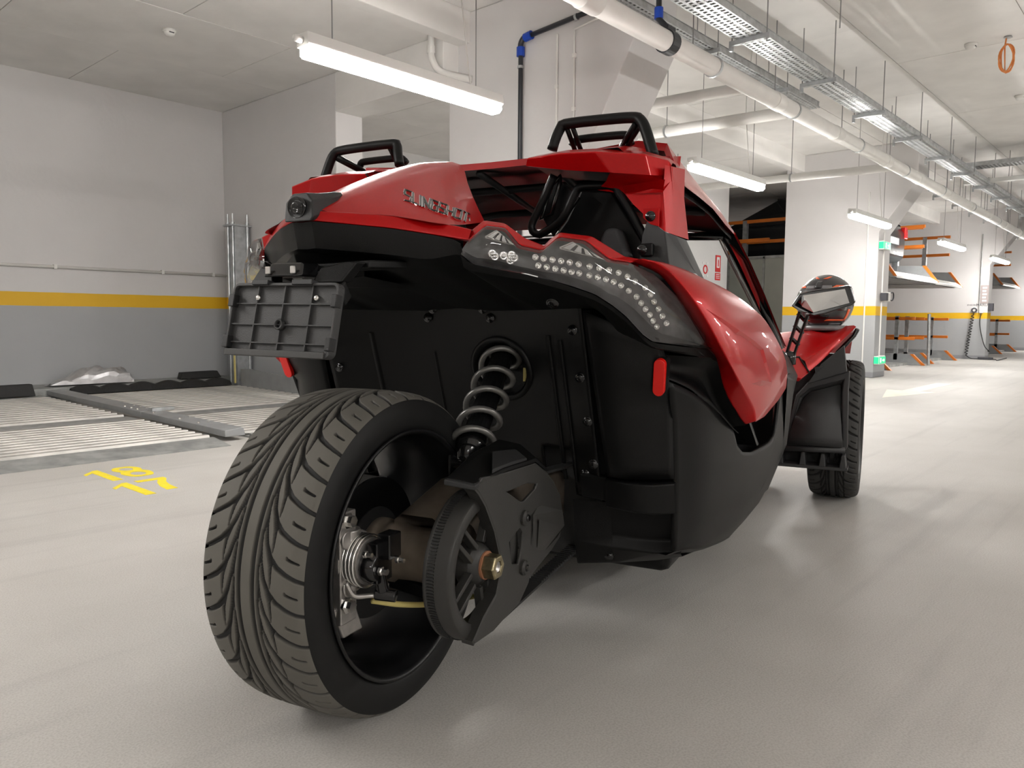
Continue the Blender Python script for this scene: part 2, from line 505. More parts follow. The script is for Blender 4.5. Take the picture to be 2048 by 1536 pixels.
# black water pipe with blue fittings on the broad column, and strap on the drain
wp = empty('water_pipe', (4.812, 4.24, 0))
MB().tube([(0, 0, 0.0), (0, 0, 2.98), (0, 0, 3.03)], .019, 12).build('riser', 'black_pipe', wp, smooth=True)
MB().tube([(0, -.02, 3.10), (0, -.60, 3.14), (-.0, -1.45, 3.2)], .019, 12).build('run', 'black_pipe', wp, smooth=True)
MB().tube(catmull([(0, 0, 3.0), (0, 0, 3.06), (0, -.03, 3.1), (0, -.08, 3.105)], 4), .023, 12).build('elbow', 'black_pipe', wp, smooth=True)
for a, b in (((0, 0, 2.965), (0, 0, 3.035)), ((0, -.045, 3.10), (0, -.115, 3.108))):
    MB().tube([a, b], .034, 12).build('blue_nut', 'blue_plastic', wp, smooth=False)
for z in (2.0, 2.87):
    MB().tube([(0, 0, z), (0, 0, z + .02)], .026, 12).build('pipe_clip', 'galv', wp)
MB().tube([(0, -.55, 3.133), (0, -.57, 3.135)], .026, 12).build('pipe_clip', 'galv', wp)
tag(wp, 'black water pipe with blue fittings climbing the broad column', 'pipe')
sp = empty('pipe_saddle', (4.60, 2.753, 2.68))
MB().lathe([(.069, -.045), (.076, -.045), (.076, .045), (.069, .045)], 24, closed=True).build('strap', 'black_pipe', sp)
MB().tube([(0, 0, .07), (0, .03, .12), (0, .075, .17), (0, .075, .78)], .02, 12).build('riser', 'black_pipe', sp, smooth=True)
MB().tube([(0, .075, .17), (0, .075, .24)], .03, 12).build('blue_nut', 'blue_plastic', sp)
MB().tube([(0, .075, .42), (0, .075, .49)], .03, 12).build('blue_nut', 'blue_plastic', sp)
MB().box(-.05, .05, -.03, .03, .066, .1).build('bolt_lug', 'black_pipe', sp, bevel=.006)
tag(sp, 'black pipe saddle with blue nut clamped on the white drain pipe', 'pipe fitting')

# thin conduits on broad column
for yy, z0, lab in ((3.885, 1.2, 'thin white conduit on the broad column beside the black pipe'), (3.715, 1.4, 'thin white conduit near the haunch of the broad column')):
    t = empty('column_conduit', (4.84, yy, z0))
    MB().tube([(0, 0, 0), (0, 0, 3.06 - z0)] + ([(0, -.3, 3.1 - z0)] if yy < 3.8 else []), .009, 8).build('pipe', 'white_plastic', t)
    for z in (.5, 1.05, 1.45):
        MB().box(-.012, .01, -.014, .014, z, z + .03).build('clip', 'white_plastic', t)
    tag(t, lab, 'conduit')
for xx, yy, z0, z1, lab in ((12.36, 3.86, 0.0, 2.8, 'thin grey conduit down the column face behind the helmet'), (12.6, 3.69, 0.2, 2.3, 'thin white conduit between the two exit signs')):
    t = empty('column_conduit', (xx, yy, z0))
    MB().tube([(0, 0, 0), (0, 0, z1 - z0)], .011, 8).build('pipe', 'white_plastic', t)
    tag(t, lab, 'conduit')

# ------------------------------------------------------------------ cable trays
def cable_tray(name, x0, x1, yc, z, w, label, brackets, rods=True, along='x'):
    t = empty(name, (x0, yc, z), 0 if along == 'x' else radians(-90))
    L = x1 - x0
    for s in (-1, 1):
        m = MB(); m.box(0, L, s * w / 2 - .0015, s * w / 2 + .0015, .012, .06)
        m.box(0, L, s * w / 2 - .008, s * w / 2 + .008, .06, .063)
        m.box(0, L, s * w / 2 - .012, s * w / 2 + .002, 0, .012)
        m.build('side_rail', 'galv', t)
    m = MB()
    for yy in (-w * .25, 0.0, w * .25): m.box(0, L, yy - .012, yy + .012, 0, .002)
    n = int(L / .05)
    for i in range(n):
        m.box(i * .05, i * .05 + .022, -w / 2, w / 2, .0005, .0035)
    b = m.build('perforated_base', 'galv', t); b['kind'] = 'stuff'
    m = MB()
    for k in range(5):
        yy = -w * .32 + k * w * .16
        m.tube([(L * i / 40, yy + .01 * sin(i * 1.7 + k), .014 + .004 * (k % 2)) for i in range(41)], .008, 6)
    c = m.build('cables', 'galv_dull', t); c['kind'] = 'stuff'
    for s in brackets:
        br = MB().box(s - .018, s + .018, -w / 2 - .06, w / 2 + .05, -.036, -.001).build('bracket', 'galv', t)
        MB().box(s - .02, s + .02, w / 2 + .03, w / 2 + .05, -.075, -.03).build('bracket_end', 'galv', br)
        if rods:
            for e in (-1, 1):
                MB().tube([(s, e * (w / 2 + .035), -.06), (s, e * (w / 2 + .035), ZL - z)], .005, 6).build('threaded_rod', 'steel_rod', br)
    tag(t, label, 'cable tray')
    return t
cable_tray('cable_tray', 1.5, 26, 2.695, 2.99, .21, 'long galvanised cable tray hung on rods beside the drain pipe',
           [i for i in np.arange(1.98 - .6, 24, 1.4)])
cable_tray('cable_tray', 2.5, 8.2, 3.16, 3.05, .12, 'narrow galvanised cable tray ending behind the drain pipe', [.6, 2.0, 3.4, 4.8])
cable_tray('cable_tray', 13.6, 18.0, 2.95, 3.2, .3, 'crosswise cable tray passing over the lane', [.9, 2.3], along='y')
cable_tray('cable_tray', 13.2, 26, 3.215, 2.86, .11, 'lower cable tray behind the drain pipe farther down the lane', [i for i in np.arange(.5, 12, 1.25)])
wl = empty('light_trunking', (14.0, 2.95, 3.02), radians(-90))
MB().box(0, 4.5, -.06, .06, 0, .06).build('trunk', 'white_metal', wl, bevel=.004)
for x in (.6, 2.2):
    MB().tube([(x, 0, .06), (x, 0, ZL - 3.022)], .005, 6).build('threaded_rod', 'steel_rod', wl)
tag(wl, 'white trunking under the crosswise cable tray', 'trunking')

# ------------------------------------------------------------------ ceiling fittings
def detector(x, y, z, label):
    t = empty('smoke_detector', (x, y, z))
    Mz = Matrix.Rotation(radians(90), 4, 'Y')
    MB().lathe([(.0001, 0), (.055, 0), (.055, .018), (.045, .022)], 24, Mz).build('base', 'white_plastic', t, smooth=True)
    MB().lathe([(.045, .02), (.045, .034), (.03, .052), (.0001, .055)], 24, Mz).build('head', 'white_plastic', t, smooth=True)
    MB().box(-.02, .02, -.047, -.04, -.034, -.026).build('slot', 'dark_print', t)
    tag(t, label, 'detector')
detector(3.08, 6.70, ZB, 'white smoke detector on the bay ceiling left of the tube light')
detector(8.5, 1.80, ZL, 'white smoke detector beside the orange cable coil')
detector(10.75, 1.74, ZL, 'white smoke detector farther down the lane ceiling')
cc = empty('cable_coil', (8.5, 1.50, ZL))
pts = []
for i in range(3 * 24 + 1):
    a = 2 * pi * i / 24
    k = i / 72
    pts.append((.02 * sin(a * .7), .055 * sin(a) + .008 * cos(a * 2.3), -.19 - .125 * cos(a) - .01 * k))
MB().tube([(0, .01, 0), (.02, .02, -.05), (0, .02, -.1)] + pts, .007, 6).build('coil', 'copper_cable', cc, smooth=True)
MB().lathe([(.0001, 0), (.03, 0), (.034, .006), (.04, .012), (.03, .016), (.0001, .016)], 16, Matrix.Rotation(radians(90), 4, 'Y')).build('rose', 'galv', cc)
tag(cc, 'coil of orange cable dangling from the ceiling', 'cable')
t = empty('junction_plate', (6.6, 2.35, ZL))
MB().box(-.05, .05, -.03, .03, -.012, 0).build('plate', 'galv_dull', t)
MB().tube([(0, 0, 0), (0, 0, -.25)], .005, 6).build('drop_rod', 'steel_rod', t)
tag(t, 'small dark ceiling plate above the cable tray', 'fitting')

# ------------------------------------------------------------------ floor markings
def floor_digit(loops, x, y, label):
    bm = bmesh.new(); ed = []
    for lp in loops:
        vs = [bm.verts.new((a, b, 0)) for a, b in lp]
        ed += [bm.edges.new((vs[k], vs[(k + 1) % len(vs)])) for k in range(len(vs))]
    bmesh.ops.triangle_fill(bm, use_beauty=True, use_dissolve=False, edges=ed)
    r = bmesh.ops.extrude_face_region(bm, geom=list(bm.faces))
    bmesh.ops.translate(bm, vec=(0, 0, .0012), verts=[g for g in r['geom'] if isinstance(g, bmesh.types.BMVert)])
    bmesh.ops.recalc_face_normals(bm, faces=bm.faces)
    me = bpy.data.meshes.new('floor_digit'); bm.to_mesh(me); bm.free()
    me.materials.append(MATS['yellow_paint'])
    o = bpy.data.objects.new('floor_digit', me); COL.objects.link(o); o.location = (x, y, .0)
    tag(o, label, 'floor marking', 'yellow bay numbers painted on the floor')
def ell(cx_, cy_, a, b, n=28): return [(cx_ + a * cos(2 * pi * k / n), cy_ + b * sin(2 * pi * k / n)) for k in range(n)]
ONE = [[(.005, -.18), (.055, -.18), (.055, .17), (.03, .17), (-.045, .085), (-.045, .045), (.005, .10)]]
def eight_outline():
    P = []
    for k in range(48):
        a = 2 * pi * k / 48
        yy = .165 * sin(a)
        w_ = .078 - .020 * math.exp(-((yy - .015) / .035) ** 2)
        c_ = cos(a)
        P.append((w_ * (1 if c_ > 0 else -1) * abs(c_) ** .55, yy))
    return P
EIGHT = [eight_outline(), ell(0, .085, .034, .045), ell(0, -.075, .036, .052)]
SEVEN = [[(-.075, .155), (.075, .155), (.075, .115), (.035, .03), (.015, -.06), (.010, -.16), (-.045, -.16), (-.035, -.06), (-.01, .03), (.025, .105), (-.075, .105)]]
floor_digit(ONE, 1.53, 4.30, 'yellow painted figure one beside the figure eight')
floor_digit(EIGHT, 1.705, 4.305, 'yellow painted figure eight on the floor')
floor_digit(ONE, 1.51, 3.86, 'yellow painted figure one beside the figure seven')
floor_digit(SEVEN, 1.68, 3.885, 'yellow painted figure seven on the floor')
ar = MB().prism([(9.2, 2.64, 0.0002), (10.35, 2.92, 0.0002), (10.35, 2.74, 0.0002), (12.0, 2.74, 0.0002), (12.0, 2.54, 0.0002), (10.35, 2.54, 0.0002), (10.35, 2.36, 0.0002)], (0, 0, .0006)).build('floor_arrow', 'white_mark')
tag(ar, 'faded white direction arrow painted on the lane', 'floor marking')
# measured reference points of the vehicle, metres, vehicle axes (x right, y forward, z up)
D = {
    'lip_top': [(0.03, -0.165, 1.044), (0.0478, -0.1554, 1.0431), (0.1411, -0.0856, 1.039), (0.232, -0.0163, 1.0252), (0.2676, 0.0111, 1.0167)],
    'lip_low': [(0.023, -0.179, 1.025), (0.087, -0.1418, 1.0189), (0.1479, -0.0954, 1.0136), (0.2085, -0.0492, 1.0043), (0.268, -0.0036, 0.9947)],
    'rim_up': [(0.2562, 0.0171, 1.011), (0.2816, 0.0373, 1.0378), (0.3153, 0.0642, 1.0333), (0.3479, 0.0903, 1.0055), (0.3812, 0.1212, 0.99), (0.4029, 0.1429, 1.0197), (0.4549, 0.1949, 1.0146), (0.5062, 0.2577, 0.9764), (0.5461, 0.3102, 0.9695)],
    'rim_lo': [(0.2695, -0.0024, 0.9947), (0.2961, 0.0188, 1.0251), (0.3277, 0.0442, 1.0215), (0.3487, 0.0609, 0.9888), (0.3851, 0.0951, 0.9795), (0.4103, 0.1203, 1.008), (0.4527, 0.1627, 1.0033), (0.4884, 0.2055, 0.9677), (0.5227, 0.2484, 0.9625)],
    'lens_up': [(0.268, -0.0036, 0.9937), (0.2961, 0.0188, 1.0241), (0.3277, 0.0442, 1.0205), (0.3487, 0.0609, 0.9878), (0.3851, 0.0951, 0.9785), (0.4103, 0.1203, 1.007), (0.4528, 0.1628, 1.0023), (0.4884, 0.2055, 0.9667), (0.5172, 0.2415, 0.9633), (0.56, 0.3033, 0.9375), (0.5914, 0.3557, 0.8958), (0.6187, 0.4121, 0.8363), (0.6413, 0.4665, 0.7808)],
    'lens_lo': [(0.2563, -0.0128, 0.967), (0.2751, 0.0021, 0.948), (0.3185, 0.0368, 0.9393), (0.3587, 0.0689, 0.9324), (0.3971, 0.1071, 0.9207), (0.4364, 0.1464, 0.9066), (0.468, 0.1799, 0.8932), (0.495, 0.2138, 0.871), (0.5165, 0.2406, 0.8482), (0.5432, 0.2753, 0.8098), (0.5584, 0.3007, 0.7933), (0.6012, 0.3727, 0.7847), (0.6403, 0.4615, 0.774)],
    'leds': [(0.3706, 0.1006, 0.9646), (0.3832, 0.1132, 0.9625), (0.3968, 0.1268, 0.9605), (0.4103, 0.1403, 0.9584), (0.4239, 0.1539, 0.9563), (0.438, 0.168, 0.9533), (0.4556, 0.1856, 0.9494), (0.4704, 0.203, 0.9466), (0.4853, 0.2217, 0.9436), (0.5002, 0.2403, 0.9388), (0.5143, 0.2579, 0.9311), (0.5267, 0.2734, 0.9215), (0.5427, 0.2944, 0.9089), (0.5508, 0.308, 0.8945), (0.5565, 0.3174, 0.8795), (0.5634, 0.329, 0.8638), (0.5697, 0.3396, 0.8486), (0.5762, 0.3503, 0.8329), (0.3752, 0.1052, 0.948), (0.3881, 0.1181, 0.9453), (0.4015, 0.1315, 0.9426), (0.4144, 0.1444, 0.9399), (0.427, 0.157, 0.9371), (0.4392, 0.1692, 0.9346), (0.4552, 0.1852, 0.9311), (0.4682, 0.2003, 0.9278), (0.4809, 0.2161, 0.924), (0.4928, 0.231, 0.9192), (0.5045, 0.2457, 0.9122), (0.5168, 0.261, 0.9017), (0.5293, 0.2766, 0.8894), (0.537, 0.2862, 0.876), (0.5437, 0.2962, 0.8633), (0.5505, 0.3075, 0.8511), (0.5557, 0.3161, 0.8382), (0.5613, 0.3256, 0.8252)],
    'bulbs': [(0.3002, 0.0522, 0.9697), (0.3045, 0.0556, 0.9645), (0.3312, 0.077, 0.968), (0.3355, 0.0804, 0.9628), (0.3183, 0.0667, 0.9663), (0.3291, 0.0753, 0.9573)],
    'fen_in': [(0.52, 0.2569, 0.9653), (0.563, 0.3199, 0.9416), (0.594, 0.3542, 0.8979), (0.621, 0.4144, 0.8375), (0.645, 0.4658, 0.7798), (0.655, 0.5113, 0.7514), (0.667, 0.5586, 0.6706), (0.69, 0.637, 0.5984), (0.7, 0.6693, 0.5762)],
    'fen_cr': [(0.545, 0.2575, 0.9699), (0.575, 0.2749, 0.9609), (0.605, 0.2839, 0.9361), (0.638, 0.3072, 0.8906), (0.663, 0.3576, 0.8377), (0.685, 0.4134, 0.7787), (0.705, 0.4911, 0.7121), (0.725, 0.6385, 0.6231), (0.727, 0.6677, 0.5871)],
    'fen_si': [(0.555, 0.3508, 0.9667), (0.575, 0.3916, 0.96), (0.6, 0.4629, 0.9496), (0.628, 0.5583, 0.9334), (0.652, 0.6971, 0.9132), (0.68, 0.8767, 0.8749), (0.7, 1.0261, 0.8303), (0.733, 1.1348, 0.7408), (0.742, 1.1667, 0.681)],
    'fen_bot': [(0.727, 0.6677, 0.5871), (0.73, 0.6952, 0.5945), (0.738, 1.0125, 0.6081), (0.742, 1.1433, 0.6326), (0.742, 1.1667, 0.681)],
    'fen_cut': [(0.675, 0.2883, 0.8638), (0.725, 0.7248, 0.7666), (0.735, 0.848, 0.6715), (0.72, 0.5826, 0.6993)],
    'val0': [(0.0, -0.176, 1.022), (0.023, -0.177, 1.023), (0.087, -0.1418, 1.0179), (0.1479, -0.0954, 1.0126), (0.2085, -0.0492, 1.0033), (0.2562, -0.0129, 0.9933), (0.2563, -0.0128, 0.9631), (0.2751, 0.0021, 0.946), (0.3186, 0.0368, 0.9373), (0.3587, 0.069, 0.9304), (0.3971, 0.1071, 0.9187), (0.4364, 0.1464, 0.9046), (0.468, 0.18, 0.8911), (0.4951, 0.2139, 0.8678), (0.5165, 0.2407, 0.845), (0.5432, 0.2753, 0.8066), (0.5585, 0.3008, 0.7901), (0.6012, 0.3728, 0.7814), (0.6432, 0.4753, 0.7736), (0.655, 0.5113, 0.7514)],
    'hole': [(0.1046, 0.4689, 0.7086)],
    'plate': [(-0.13, -0.225, 0.903), (0.134, -0.225, 0.902), (-0.124, -0.255, 0.771), (0.124, -0.255, 0.767)],
    'bolts_seam': [(0.3545, 0.3408, 0.8156), (0.3612, 0.3765, 0.702), (0.3696, 0.4097, 0.5925), (0.3737, 0.4456, 0.482), (0.3406, 0.4747, 0.4484), (0.0948, 0.4181, 0.8428), (0.0757, 0.4125, 0.8659)],
    'val2': [(-0.2811, 0.3265, 0.9578), (-0.1888, 0.3785, 0.9002), (-0.0517, 0.4112, 0.8764), (0.0983, 0.4114, 0.8607), (0.2582, 0.3684, 0.8627), (0.3718, 0.3144, 0.8654)],
    'val2b': [(0.4214, 0.315, 0.8654), (0.4421, 0.325, 0.8463), (0.4685, 0.345, 0.7987), (0.5293, 0.375, 0.7821), (0.629, 0.452, 0.7566), (0.655, 0.5115, 0.7502)],
    'val_bolts': [(0.1598, 0.1, 0.9469), (0.3504, 0.23, 0.875)],
    'guard': [(0.325, -0.0752, 0.5177), (0.325, -0.0452, 0.5326), (0.325, 0.052, 0.5253), (0.325, 0.206, 0.5197), (0.325, 0.2711, 0.4867), (0.325, 0.3102, 0.4594), (0.325, 0.3513, 0.4174), (0.325, 0.3723, 0.3572), (0.325, 0.3515, 0.3126), (0.325, 0.3059, 0.2963), (0.325, 0.1796, 0.2652), (0.325, 0.1745, 0.2554), (0.325, 0.1287, 0.2249), (0.325, 0.0563, 0.2146), (0.325, 0.0066, 0.206), (0.325, -0.0752, 0.2092), (0.325, -0.0793, 0.2168), (0.325, -0.0367, 0.2496), (0.325, 0.0168, 0.278), (0.325, 0.0387, 0.3239), (0.325, 0.0384, 0.345), (0.325, 0.0087, 0.4154), (0.325, -0.0303, 0.4751), (0.325, -0.0592, 0.5058)],
    'guard_hole1': [(0.325, 0.0641, 0.4822), (0.325, 0.162, 0.4815), (0.325, 0.2126, 0.4708), (0.325, 0.202, 0.4614), (0.325, 0.1448, 0.4462), (0.325, 0.1296, 0.4483)],
    'guard_hole2': [(0.325, 0.0751, 0.3723), (0.325, 0.1257, 0.391), (0.325, 0.141, 0.3773), (0.325, 0.1341, 0.3403), (0.325, 0.1196, 0.3133), (0.325, 0.0877, 0.3225)],
    'guard_dent': [(0.329, 0.1838, 0.4068), (0.329, 0.2269, 0.4201), (0.329, 0.3397, 0.3836), (0.329, 0.3535, 0.3435), (0.329, 0.3169, 0.3219), (0.329, 0.2523, 0.3089), (0.329, 0.1963, 0.324), (0.329, 0.1826, 0.3391)],
    'guard_bolts': [(0.335, 0.1446, 0.4098), (0.335, 0.1418, 0.2995)],
    'guard_top': [(0.2, 0.0271, 0.4933), (0.2, 0.0271, 0.4997), (0.2, 0.3277, 0.4835), (0.2, 0.5073, 0.4871)],
    'shock_top': [(0.1, 0.4804, 0.7425)],
    'shock_bot': [(0.165, 0.1851, 0.5333)],
    'clevis': [(0.165, 0.1782, 0.5112)],
    'cal': [(0.1, -0.183, 0.453), (0.1, -0.1904, 0.2878), (0.11, -0.1587, 0.3691), (0.15, -0.1644, 0.3667)],
    'cowl_t': [(0.2369, 0.335, 1.2196), (0.3241, 0.325, 1.2215), (0.4094, 0.325, 1.2174), (0.5134, 0.365, 1.2105), (0.549, 0.4373, 1.2067), (0.555, 0.4376, 1.1961)],
    'cowl_b': [(0.2285, 0.345, 1.2035), (0.3288, 0.345, 1.1863), (0.4371, 0.35, 1.1732), (0.523, 0.375, 1.1653), (0.549, 0.4361, 1.1714), (0.556, 0.4361, 1.1709)],
    'cowl_u': [(0.2537, 0.4, 1.1958), (0.3111, 0.42, 1.1866), (0.3785, 0.43, 1.1502), (0.4474, 0.43, 1.1363), (0.5457, 0.4, 1.1289), (0.557, 0.4332, 1.1613)],
    'cowl_low': [(0.4474, 0.43, 1.1363), (0.543, 0.41, 1.1305), (0.558, 0.4453, 1.1348), (0.562, 0.4667, 1.0385), (0.5536, 0.4, 1.0411), (0.5103, 0.41, 1.0737), (0.473, 0.42, 1.1079)],
    'cowl_bolt': [(0.5202, 0.4, 1.0765)],
    'bpillar': [(0.5103, 0.41, 1.0737), (0.5536, 0.4, 1.04), (0.57, 0.4356, 1.0339), (0.585, 0.5812, 0.956), (0.57, 0.3894, 0.9533), (0.5313, 0.4, 1.0002), (0.495, 0.42, 1.0377)],
    'bpillar_bolt': [(0.497, 0.4, 0.9991)],
    'seat_bar': [(0.2646, 0.43, 1.1941), (0.2304, 0.43, 1.1235), (0.2049, 0.43, 1.0732), (0.2175, 0.43, 1.0529), (0.2366, 0.43, 1.0545), (0.2886, 0.43, 1.0886), (0.3182, 0.43, 1.1423), (0.3374, 0.43, 1.1601), (0.4161, 0.43, 1.1559), (0.4351, 0.43, 1.1348), (0.4629, 0.43, 1.0924), (0.4944, 0.43, 1.0388), (0.5181, 0.43, 0.9974), (0.5139, 0.43, 0.9709)],
    'seat_win': [(0.2791, 0.44, 1.1923), (0.2512, 0.44, 1.17), (0.2395, 0.44, 1.1305), (0.2277, 0.44, 1.0905), (0.2548, 0.44, 1.1026), (0.2664, 0.44, 1.141), (0.2767, 0.44, 1.1768)],
    'seat_pad': [(0.3642, 0.47, 0.9873), (0.3724, 0.47, 1.0419), (0.3849, 0.47, 1.0656), (0.4169, 0.47, 1.0641), (0.4342, 0.47, 1.0214), (0.4477, 0.47, 0.9789)],
    'seat_shell': [(0.2582, 0.52, 1.096), (0.2984, 0.52, 1.1718), (0.3852, 0.52, 1.1659), (0.4188, 0.52, 1.1124), (0.4847, 0.52, 1.0119), (0.4857, 0.52, 0.9631), (0.2177, 0.52, 0.9691), (0.2167, 0.52, 1.0466)],
    'roof_rear': [(-0.0891, 0.6, 1.2691), (0.0357, 0.6, 1.2688), (0.0465, 0.6, 1.272), (0.1138, 0.6, 1.2785)],
    'roof_edge': [(0.505, 0.633, 1.2728), (0.525, 0.7718, 1.2256), (0.535, 1.0993, 1.1809), (0.55, 1.2771, 1.1302)],
    'roof_low': [(0.565, 0.4111, 1.162), (0.56, 0.6416, 1.164), (0.555, 0.8947, 1.158), (0.55, 1.2395, 1.1214)],
    'apillar': [(0.52, 1.2503, 1.1174), (0.545, 1.317, 1.0602), (0.58, 1.4207, 0.9646), (0.63, 1.5067, 0.8447), (0.66, 1.6321, 0.7445)],
    'apillar_red': [(0.55, 1.2771, 1.1302), (0.6, 1.2815, 1.0363), (0.632, 1.413, 0.9296), (0.66, 1.5568, 0.8183)],
    'topbar': [(0.3449, 1.3, 1.1296), (0.5004, 1.3, 1.1231)],
    'hoop': [(0.2326, 0.49, 1.269), (0.2411, 0.495, 1.3002), (0.2503, 0.505, 1.3263), (0.2639, 0.505, 1.3336), (0.3565, 0.5, 1.3325), (0.4452, 0.495, 1.3279), (0.4656, 0.49, 1.3151), (0.4781, 0.487, 1.291), (0.4999, 0.48, 1.2292)],
    'hoop_in': [(0.2574, 0.56, 1.2895), (0.267, 0.56, 1.3), (0.285, 0.56, 1.3059), (0.3988, 0.55, 1.3028), (0.4119, 0.55, 1.2954), (0.4214, 0.55, 1.2762)],
    'reflector': [(0.5609, 0.372, 0.7567), (0.5506, 0.4, 0.6707)],
    'ff': [(0.6473, 1.98, 0.6523), (0.6671, 1.97, 0.6187), (0.7048, 1.98, 0.6093), (0.7264, 2.05, 0.6305), (0.7597, 2.15, 0.6663), (0.8166, 2.3, 0.7354), (0.8846, 2.42, 0.8183), (0.8687, 2.45, 0.8269), (0.8336, 2.5, 0.8151), (0.7273, 2.5, 0.8024), (0.6971, 2.4, 0.7983), (0.692, 2.25, 0.7385), (0.6782, 2.12, 0.6885), (0.6597, 2.05, 0.6887)],
    'ff_crease': [(0.7063, 2.08, 0.6763), (0.7894, 2.25, 0.7405), (0.8594, 2.4, 0.8048)],
    'guard_f': [(0.6555, 2.28, 0.5141), (0.7015, 2.28, 0.5719), (0.8718, 2.28, 0.629), (0.8691, 2.28, 0.5464), (0.8751, 2.28, 0.295), (0.8657, 2.28, 0.2788), (0.6023, 2.28, 0.2686)],
    'guard_f_in': [(0.6732, 2.27, 0.5158), (0.6931, 2.27, 0.5434), (0.8541, 2.27, 0.5856), (0.8591, 2.27, 0.4596), (0.8691, 2.27, 0.307), (0.6047, 2.27, 0.2976)],
    'bump_f': [(0.5977, 2.27, 0.2515), (0.8667, 2.27, 0.2672), (0.8814, 2.27, 0.198), (0.5846, 2.27, 0.1932)],
    'mirror': [(0.663, 1.9, 0.9017), (0.6913, 1.9, 0.9488), (0.739, 1.92, 0.9628), (0.8662, 1.97, 0.9828), (0.8772, 1.97, 0.9788), (0.8936, 1.98, 0.9185), (0.8854, 1.97, 0.9065), (0.7883, 1.92, 0.8706), (0.7499, 1.9, 0.8624), (0.689, 1.89, 0.8857)],
    'mirror_in': [(0.6863, 1.89, 0.9093), (0.7074, 1.89, 0.9425), (0.8546, 1.96, 0.9689), (0.873, 1.96, 0.9142), (0.7484, 1.89, 0.876)],
    'mirror_arm': [(0.6868, 1.93, 0.8823), (0.7288, 1.93, 0.8626), (0.707, 1.93, 0.7909), (0.6819, 1.93, 0.7023), (0.6433, 1.93, 0.7134)],
    'helmet': [(0.7439, 2.45, 0.9169), (0.7429, 2.45, 1.0572), (0.7531, 2.45, 0.7849), (0.5969, 2.45, 0.9172), (0.8754, 2.45, 0.9165)],
    'badge': [(0.075, 0.0548, 1.1114), (0.165, 0.1802, 1.0738), (0.085, 0.0474, 1.0867), (0.17, 0.1647, 1.0519)],
    'hump_c': [(0.03, -0.16, 1.047), (0.045, 0.024, 1.128), (0.045, 0.204, 1.196), (0.045, 0.31, 1.222)],
    'hump_b': [(0.044, -0.151, 1.043), (0.141, -0.0856, 1.039), (0.232, -0.0163, 1.0252), (0.175, 0.24, 1.062)],
    'hump_f': [(0.045, 0.31, 1.222), (0.072, 0.305, 1.212), (0.088, 0.297, 1.195), (0.1, 0.29, 1.165), (0.12, 0.28, 1.13), (0.145, 0.265, 1.095), (0.175, 0.24, 1.062)],
    'fen_ridge': [(0.6583, 0.3666, 0.8652), (0.6753, 0.4369, 0.8452), (0.6962, 0.5418, 0.8152), (0.71, 0.682, 0.7866), (0.718, 0.7728, 0.7648), (0.7264, 0.7925, 0.7302), (0.7354, 0.8446, 0.6721)],
    'fen_ridge2': [(0.7354, 0.8446, 0.6721), (0.7271, 0.7081, 0.6862), (0.717, 0.6049, 0.698)],
    'fen_ridge_in': [(0.6595, 0.3698, 0.8626), (0.6749, 0.4261, 0.8386), (0.6948, 0.5204, 0.8069), (0.7108, 0.6205, 0.7758), (0.7172, 0.6645, 0.7542), (0.7246, 0.7004, 0.7179), (0.7316, 0.7646, 0.682)],
}
BADGE = [('S',[[(0.1115,0.0301,1.1015),(0.1042,0.0297,1.1043),(0.0973,0.0287,1.1068),(0.1033,0.0169,1.0996),(0.1105,0.0085,1.0932),(0.1185,0.008,1.0897),(0.1269,0.007,1.086),(0.1328,-0.0046,1.0789),(0.1392,-0.0123,1.0732),(0.1325,-0.0133,1.0753),(0.126,-0.0146,1.0772)]]),('L',[[(0.1159,0.0294,1.0994),(0.1298,0.0082,1.0853),(0.1435,-0.0129,1.0713),(0.1492,-0.0108,1.0699),(0.1542,-0.0124,1.0673)]]),('I',[[(0.1343,0.0299,1.0919),(0.1481,0.0086,1.078),(0.1613,-0.0119,1.0646)]]),('N',[[(0.1677,-0.0108,1.0624),(0.1547,0.0095,1.0756),(0.141,0.0306,1.0892),(0.1612,0.0106,1.0731),(0.1796,-0.0073,1.0585),(0.1669,0.0125,1.0712),(0.1541,0.0369,1.0854)]]),('G',[[(0.1696,0.04,1.0781),(0.1636,0.0385,1.081),(0.158,0.0365,1.0833),(0.1709,0.0165,1.0705),(0.1833,-0.0073,1.0567),(0.1892,-0.0056,1.0543),(0.194,-0.0025,1.0527),(0.1877,0.0096,1.0596),(0.1818,0.021,1.066),(0.1786,0.0204,1.0676),(0.1762,0.019,1.0686)]]),('S',[[(0.1805,0.0574,1.0744),(0.1767,0.0489,1.0757),(0.1722,0.0455,1.0779),(0.1779,0.0344,1.0717),(0.1841,0.0226,1.0651),(0.1892,0.0253,1.0625),(0.1946,0.0278,1.0594),(0.1993,0.0223,1.0551),(0.2052,0.0109,1.0489),(0.2017,0.0061,1.0503),(0.1969,0.0028,1.0524)]]),('H',[[(0.1825,0.0593,1.073),(0.1955,0.0355,1.0599),(0.2078,0.0122,1.0473)],[(0.187,0.0761,1.07),(0.1997,0.053,1.0577),(0.2121,0.0297,1.0458)],[(0.1955,0.0355,1.0599),(0.1982,0.0412,1.0583),(0.1997,0.053,1.0577)]]),('O',[[(0.1865,0.0856,1.0705),(0.1864,0.0992,1.0698),(0.1849,0.1149,1.0699),(0.2006,0.084,1.0558),(0.215,0.054,1.0431),(0.214,0.0459,1.0444),(0.2139,0.0321,1.0443),(0.2013,0.0557,1.0563),(0.1865,0.0856,1.0705)]]),('T',[[(0.1837,0.1255,1.0698),(0.184,0.1347,1.0682),(0.1822,0.1511,1.0678)],[(0.184,0.1347,1.0682),(0.1998,0.1039,1.0547),(0.2151,0.073,1.0415)]])]
